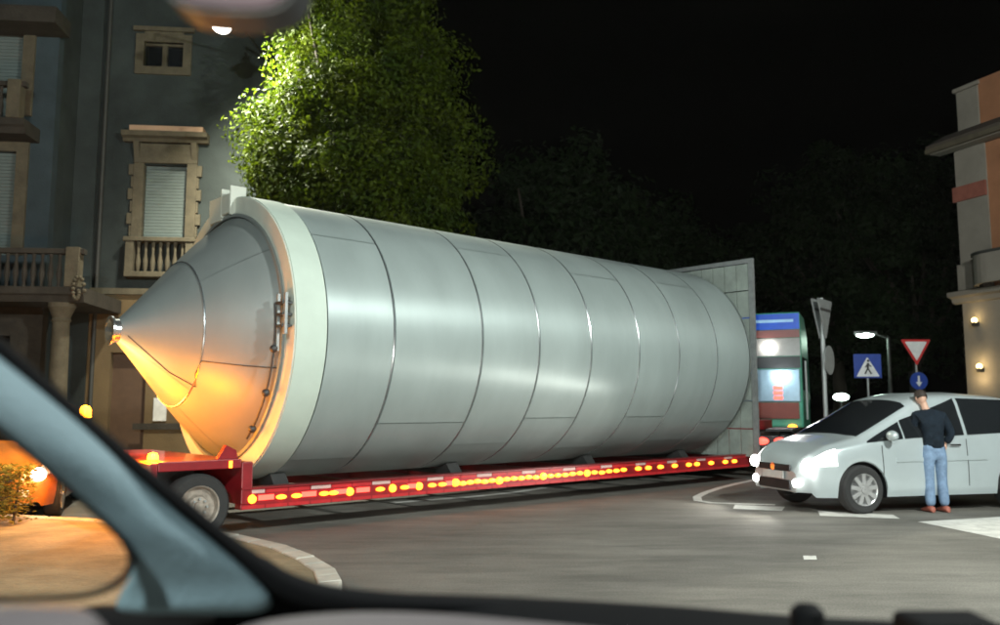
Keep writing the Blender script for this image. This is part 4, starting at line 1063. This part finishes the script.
# wall lamps
def wall_lamp(px, py, both):
    x_, z_ = RP(px, py, -0.12)
    w_ = MB().box(x_ - 0.05, x_ + 0.05, -0.20, -0.003, z_ - 0.06, z_ + 0.06).build('wall_lamp', M['dark_metal'], rb)
    MB().ball((x_, -0.14, z_ + 0.11), 0.085, 8).build('bulb', M['warm_on'], w_, smooth=True)
    MZ2 = Matrix.Rotation(rr_, 3, 'Z')
    point_light('wall_lamp_light', MZ2 @ Vector((x_, -0.30, z_ + 0.28)) + RA, 7 if both else 4, (1.0, 0.72, 0.36), 0.05)
    if both: point_light('wall_lamp_light', MZ2 @ Vector((x_, -0.30, z_ - 0.26)) + RA, 11, (1.0, 0.72, 0.36), 0.05)
wall_lamp(980, 370, True); wall_lamp(975, 324, False)

# ------------------------------------------------------------------ trees
def crown_mesh(name, rx, ry, rz_, nclump, nleaf, leaf, m, seed):
    rnd = random.Random(seed); vs = []; fs = []
    for c in range(nclump):
        while True:
            d = Vector((rnd.uniform(-1, 1), rnd.uniform(-1, 1), rnd.uniform(-1, 1)))
            if 0.05 < d.length < 1: break
        rad = d.length ** 0.45
        d = d.normalized() * rad
        wob = 0.86 + 0.28 * noise.noise(d * 2.1 + Vector((seed, 0, 0)))
        taper = 1.0 - 0.28 * max(0, d.z) if d.z > 0 else 1.0 - 0.12 * abs(d.z)
        cc = Vector((d.x * rx * wob * taper, d.y * ry * wob * taper, d.z * rz_ * wob))
        cr_ = rnd.choice((0.45, 0.7, 1.0)) * rnd.uniform(0.85, 1.1) * rx / 3.0
        for k in range(nleaf):
            q = Vector((rnd.gauss(0, 1), rnd.gauss(0, 1), rnd.gauss(0, 1))).normalized() * (cr_ * rnd.uniform(0.55, 1.05))
            q.z *= 0.72; p_ = cc + q
            nrm = (q.normalized() + Vector((rnd.gauss(0, .5), rnd.gauss(0, .5), rnd.gauss(0, .5) + 0.4))).normalized()
            tq = nrm.to_track_quat('Z', 'Y'); ang = rnd.uniform(0, 2 * pi); s_ = leaf * rnd.uniform(0.6, 1.25)
            u = tq @ Vector((cos(ang), sin(ang), 0)); w_ = tq @ Vector((-sin(ang), cos(ang), 0))
            i0 = len(vs)
            vs += [p_ - u * s_, p_ - w_ * s_ * .5 + nrm * s_ * .15, p_ + u * s_, p_ + w_ * s_ * .5 + nrm * s_ * .15]
            fs.append((i0, i0 + 1, i0 + 2, i0 + 3))
    me = bpy.data.meshes.new(name); me.from_pydata([tuple(v) for v in vs], [], fs); me.materials.append(m)
    return me
def trunk_mb(h, r, seed, zc, rx, rz_):
    rnd = random.Random(seed); mb = MB()
    prev = Vector((0, 0, 0)); pr = r * 1.25
    for k in range(1, 7):
        p_ = Vector((rnd.uniform(-.1, .1) * k * .4, rnd.uniform(-.1, .1) * k * .4, h * k / 6)); rr2 = r * (1 - 0.09 * k)
        mb.tube(prev, p_, pr, rr2, 10); prev, pr = p_, rr2
    for k in range(11):
        a = k * 2.4; e_ = Vector((cos(a) * rx * .7, sin(a) * rx * .7, zc + rz_ * rnd.uniform(-.5, .6)))
        m_ = prev.lerp(e_, .5) + Vector((0, 0, -0.3))
        mb.tube(prev - Vector((0, 0, rnd.uniform(0, h * .3))), m_, r * .4, r * .25, 6); mb.tube(m_, e_, r * .25, r * .07, 6)
    return mb
def tree(name, label, loc, zc, rx, ry, rz_, nclump, nleaf, leaf, m, seed, me=None, group=None):
    t = empty(name, loc, 0, label, 'tree', group)
    trunk_mb(zc - rz_ * 0.55, 0.035 * rx * 2 + .12, seed, zc, rx, rz_).build('trunk', M['bark'], t, smooth=True)
    if me is None: me = crown_mesh('crown', rx, ry, rz_, nclump, nleaf, leaf, m, seed)
    c = bpy.data.objects.new('crown', me); COL.objects.link(c); c.parent = t; c.location = (0, 0, zc); c['kind'] = 'stuff'
    return t, me
pt = W(357, 200, 20.3)
tree('plane_tree', 'broad green tree lit yellow on one side, rising behind the silo', (pt.x, 20.3, 0), 8.0, 2.85, 2.7, 5.7, 360, 400, 0.072, M['leaf'], 3)
dk = crown_mesh('crown', 4.2, 4.0, 5.2, 150, 150, 0.16, M['leaf_unlit'], 11)
dk2 = crown_mesh('crown', 5.0, 4.5, 6.5, 170, 150, 0.2, M['leaf_unlit'], 12)
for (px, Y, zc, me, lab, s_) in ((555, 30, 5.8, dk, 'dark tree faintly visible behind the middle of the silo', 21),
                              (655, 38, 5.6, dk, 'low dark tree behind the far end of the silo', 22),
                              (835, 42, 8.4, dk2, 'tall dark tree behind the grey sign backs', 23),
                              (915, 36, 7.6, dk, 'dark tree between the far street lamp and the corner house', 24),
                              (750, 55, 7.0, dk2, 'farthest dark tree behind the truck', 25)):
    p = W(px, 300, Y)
    tree('dark_tree', lab, (p.x, Y, 0), zc, 4.2, 4.0, 5.2, 0, 0, 0, M['leaf_unlit'], s_, me=me, group='dark trees beyond the crossing')
# low hedge behind the island, lit orange by the beacon and the added amber lights
t = empty('hedge', (-7.35, 10.35, 0), radians(4), 'low leafy hedge glowing orange in added amber light beside the escort car', 'hedge')
rnd = random.Random(5); vs = []; fs = []
for k in range(9000):
    p_ = Vector((rnd.uniform(-2.0, 1.65), rnd.uniform(-0.25, 0.25), 0.14 + 0.78 * rnd.random() ** 0.7))
    p_.z *= 0.88 + 0.2 * noise.noise(Vector((p_.x * 1.7, 0, 3)))
    q = Matrix.Rotation(rnd.uniform(0, 6.28), 3, 'Z') @ Matrix.Rotation(rnd.uniform(-1.2, 1.2), 3, 'X'); s_ = rnd.uniform(.02, .045)
    i0 = len(vs); vs += [p_ + q @ Vector(v) * s_ for v in ((-1, 0, 0), (0, -.55, .15), (1, 0, 0), (0, .55, .15))]; fs.append((i0, i0 + 1, i0 + 2, i0 + 3))
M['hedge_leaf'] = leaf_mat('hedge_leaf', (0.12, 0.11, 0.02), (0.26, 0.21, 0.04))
tag(MB().add(vs, fs).build('foliage', M['hedge_leaf'], t), kind='stuff')
mb = MB()
for k in range(14): mb.tube((-1.9 + k * .26, 0, 0), (-1.85 + k * .26, rnd.uniform(-.1, .1), .7), .02, .008, 6)
mb.build('stem', M['bark'], t)
# small lamps low in the far dark
for px, py, Y, lab in ((841, 397, 34, 'small bright post lamp low between the far trees'),):
    p = W(px, py, Y)
    t = empty('post_lamp', (p.x, Y, 0), 0, lab, 'lamp')
    MB().tube((0, 0, 0), (0, 0, p.z - 0.15), 0.04, 0.03).build('post', M['dark_metal'], t)
    MB().ball((0, 0, p.z), 0.2, 10, 1.6, 1, 0.75).build('globe', M['green_on'], t, smooth=True)

# ------------------------------------------------------------------ the car we sit in
own = empty('own_car', (0, 0, 0), 0, 'interior of the car the picture is taken from, with pale blue-grey pillar trim and dashboard', 'car')
def pillar_ring(L, Rr, Y, bulge=0.012, back=0.06, n=8):
    a, b = W(L[0], L[1], Y - 0.03), W(Rr[0], Rr[1], Y + 0.02)
    pts = []
    for k in range(n + 1):
        u = k / n; p_ = a.lerp(b, u); pts.append(p_ + Vector((0.1, -1, 0.6)) * bulge * sin(pi * u) ** 0.8)
    eye = Vector((0, 0, CH)); k_ = back
    pts += [b + (b - eye) * k_ * .6, a.lerp(b, .5) + (a.lerp(b, .5) - eye) * k_, a + (a - eye) * k_ * .6]
    return pts
st = [((118, 616), (262, 618), .80), ((112, 606), (278, 603), .80), ((122, 588), (266, 588), .795), ((133, 570), (254, 575), .785), ((135, 553), (236, 560), .775), ((122, 537), (212, 538), .76),
      ((92, 509), (176, 508), .74), ((48, 470), (122, 461), .70), ((0, 430), (60, 406), .66), ((-60, 381), (-5, 354), .62), ((-210, 262), (-150, 240), .54), ((-420, 90), (-350, 70), .45)]
pm = MB().loft([pillar_ring(*s_) for s_ in st]).build('pillar_trim', M['pillar'], own, smooth=50)
sb = pm.modifiers.new('u', 'SUBSURF'); sb.levels = 2; sb.render_levels = 2
def strip(name, path, Y0, w_px, m, depth=0.05, dY=0.03):
    """soft bar following a line of sight points: (px, py, Y, width in px)"""
    rings = []
    for i, (px, py, Y, w_) in enumerate(path):
        a = path[max(0, i - 1)]; b = path[min(len(path) - 1, i + 1)]
        d = Vector((b[0] - a[0], b[1] - a[1])).normalized(); n_ = Vector((-d.y, d.x))
        p0 = W(px + n_.x * w_ / 2, py + n_.y * w_ / 2, Y); p1 = W(px - n_.x * w_ / 2, py - n_.y * w_ / 2, Y); mid = W(px, py, Y)
        rings.append([p0, mid.lerp(p0, .5) + Vector((0, -0.008, 0)), mid.lerp(p1, .5) + Vector((0, -0.008, 0)), p1, p1 + (p1 - Vector((0, 0, CH))) * depth, p0 + (p0 - Vector((0, 0, CH))) * depth])
    o_ = MB().loft(rings).build(name, m, own, smooth=60)
    s_ = o_.modifiers.new('u', 'SUBSURF'); s_.levels = 1; s_.render_levels = 2
    return o_
strip('windscreen_seal', [(-350, 56, .50, 18), (-150, 219, .58, 18), (-8, 341, .66, 18), (71, 411, .70, 17), (142, 472, .73, 17), (198, 519, .765, 17), (232, 546, .79, 17), (262, 570, .80, 24), (296, 594, .81, 34), (345, 602, .83, 28), (420, 604, .87, 20), (560, 612, .92, 20)], 0, 0, M['seal'])
MB().prism([W(x, y, .85) for x, y in ((215, 545), (262, 562), (300, 588), (335, 602), (335, 640), (215, 640))], (0.0, .02, 0)).build('pillar_base_cover', M['seal'], own)
# lower window corner seal and door top
strip('window_seal', [(-200, 600, .60, 7), (-60, 600, .63, 7), (20, 599, .66, 7), (80, 597, .69, 7), (108, 590, .71, 8), (126, 577, .725, 8), (134, 562, .735, 7), (131, 548, .735, 6), (118, 532, .73, 4), (86, 503, .72, 4), (40, 462, .68, 4), (-8, 421, .65, 4), (-120, 330, .58, 4)], 0, 0, M['seal'], 0.03)
# cowl and dashboard
def xs_loft(name, rows, m, sub=2):
    o_ = MB().loft(rows).build(name, m, own, smooth=60)
    s_ = o_.modifiers.new('u', 'SUBSURF'); s_.levels = sub; s_.render_levels = sub
    return o_
cow = []
for px, top in ((60, 604), (100, 603), (180, 607), (240, 597), (290, 589), (340, 591), (420, 592), (500, 595), (600, 600), (700, 606), (800, 616), (900, 620), (1000, 622), (1150, 626), (1400, 636)):
    Yc = .92
    p_ = W(px, top, Yc)
    cow.append([p_ + Vector((0, -0.10, -0.028)), p_ + Vector((0, -0.05, -0.006)), p_, p_ + Vector((0, 0.06, -0.012)), p_ + Vector((0, 0.07, -0.14)), p_ + Vector((0, -0.10, -0.14))])
xs_loft('cowl', cow, M['seal'])
dsh = []
for px, top in ((215, 630), (260, 612), (330, 604), (400, 603), (470, 607), (540, 614), (620, 622), (720, 630)):
    p_ = W(px, top, .74)
    dsh.append([p_, p_ + Vector((0, -0.03, 0.001)), p_ + Vector((0, -0.25, -0.03)), p_ + Vector((0, -0.25, -0.12)), p_ + Vector((0, 0.0, -0.10))])
xs_loft('dashboard', dsh, M['dash'])
dr = []
for px, top in ((-500, 596), (-200, 595), (0, 596), (60, 596), (95, 598), (113, 606), (128, 640)):
    p_ = W(px, top, .60)
    dr.append([p_, p_ + Vector((0, -0.03, 0.003)), p_ + Vector((0, -0.22, -0.02)), p_ + Vector((0, -0.22, -0.12)), p_ + Vector((0, 0.0, -0.12))])
xs_loft('door_top', dr, M['dash'])
a = W(807, 611, .86)
MB().lathe([(0.017, -0.03), (0.016, 0.0), (0.010, 0.006), (0.001, 0.007)], 20, 'z', a).build('sensor_knob', M['seal'], own, smooth=40)
a = W(898, 612, .84); b = W(984, 615, .84)
MB().box(a.x, b.x, .80, .86, a.z - 0.05, a.z - 0.001).build('device_holder', M['seal'], own, bevel=0.008)
# rear-view mirror at the top edge
mp_ = []
for k in range(28):
    a = 2 * pi * k / 28; c, s = cos(a), sin(a)
    x = 226 + 76 * (abs(c) ** 0.6) * (1 if c > 0 else -1); y = -50 + 62 * (abs(s) ** 0.75) * (1 if s < 0 else 1) * (1 if s > 0 else -1) + 6 * c
    mp_.append((x, y))
for nm, f_, Y, dp, m_ in (('mirror_housing', 1.0, .56, .035, M['black']), ('mirror_glass', 0.93, .558, .003, M['maroon'])):
    MB().prism([W(226 + (x - 226) * f_, -50 + (y + 50) * f_, Y) for x, y in mp_], (0, dp, 0)).build(nm, m_, own)
rim_ = MB(); P_ = [W(x, y, .557) for x, y in mp_]
for a, b in zip(P_, P_[1:] + P_[:1]): rim_.tube(a, b, 0.0007, n=6)
rim_.build('mirror_rim', M['chrome'], own)
MB().tube(W(228, -60, .60), W(245, -180, .66), 0.012).build('mirror_stem', M['black'], own)
# windscreen pane and side pane, raked like the real ones
base = [W(-8, 350, .72), W(60, 402, .76), W(178, 500, .83), W(262, 565, .90), W(345, 596, .97), W(600, 608, 1.02), W(900, 622, 1.04), W(1250, 630, 1.02)]
top_ = [W(-420, 60, .52), W(-300, -20, .52), W(-150, -160, .53), W(0, -260, .54), W(200, -330, .56), W(500, -380, .58), W(900, -380, .58), W(1400, -330, .56)]
MB().loft([base, [a.lerp(b, .5) + Vector((0, .02, .01)) for a, b in zip(base, top_)], top_], closed=False, caps=False).build('windscreen', M['pane'], own, smooth=True)
sp = [W(-300, 600, .60), W(0, 602, .685), W(85, 600, .70), W(131, 565, .745), W(133, 548, .745), W(90, 505, .735), W(0, 426, .665), W(-200, 265, .55)]
MB().prism(sp, (-0.002, 0.004, 0)).build('side_window', M['pane'], own)
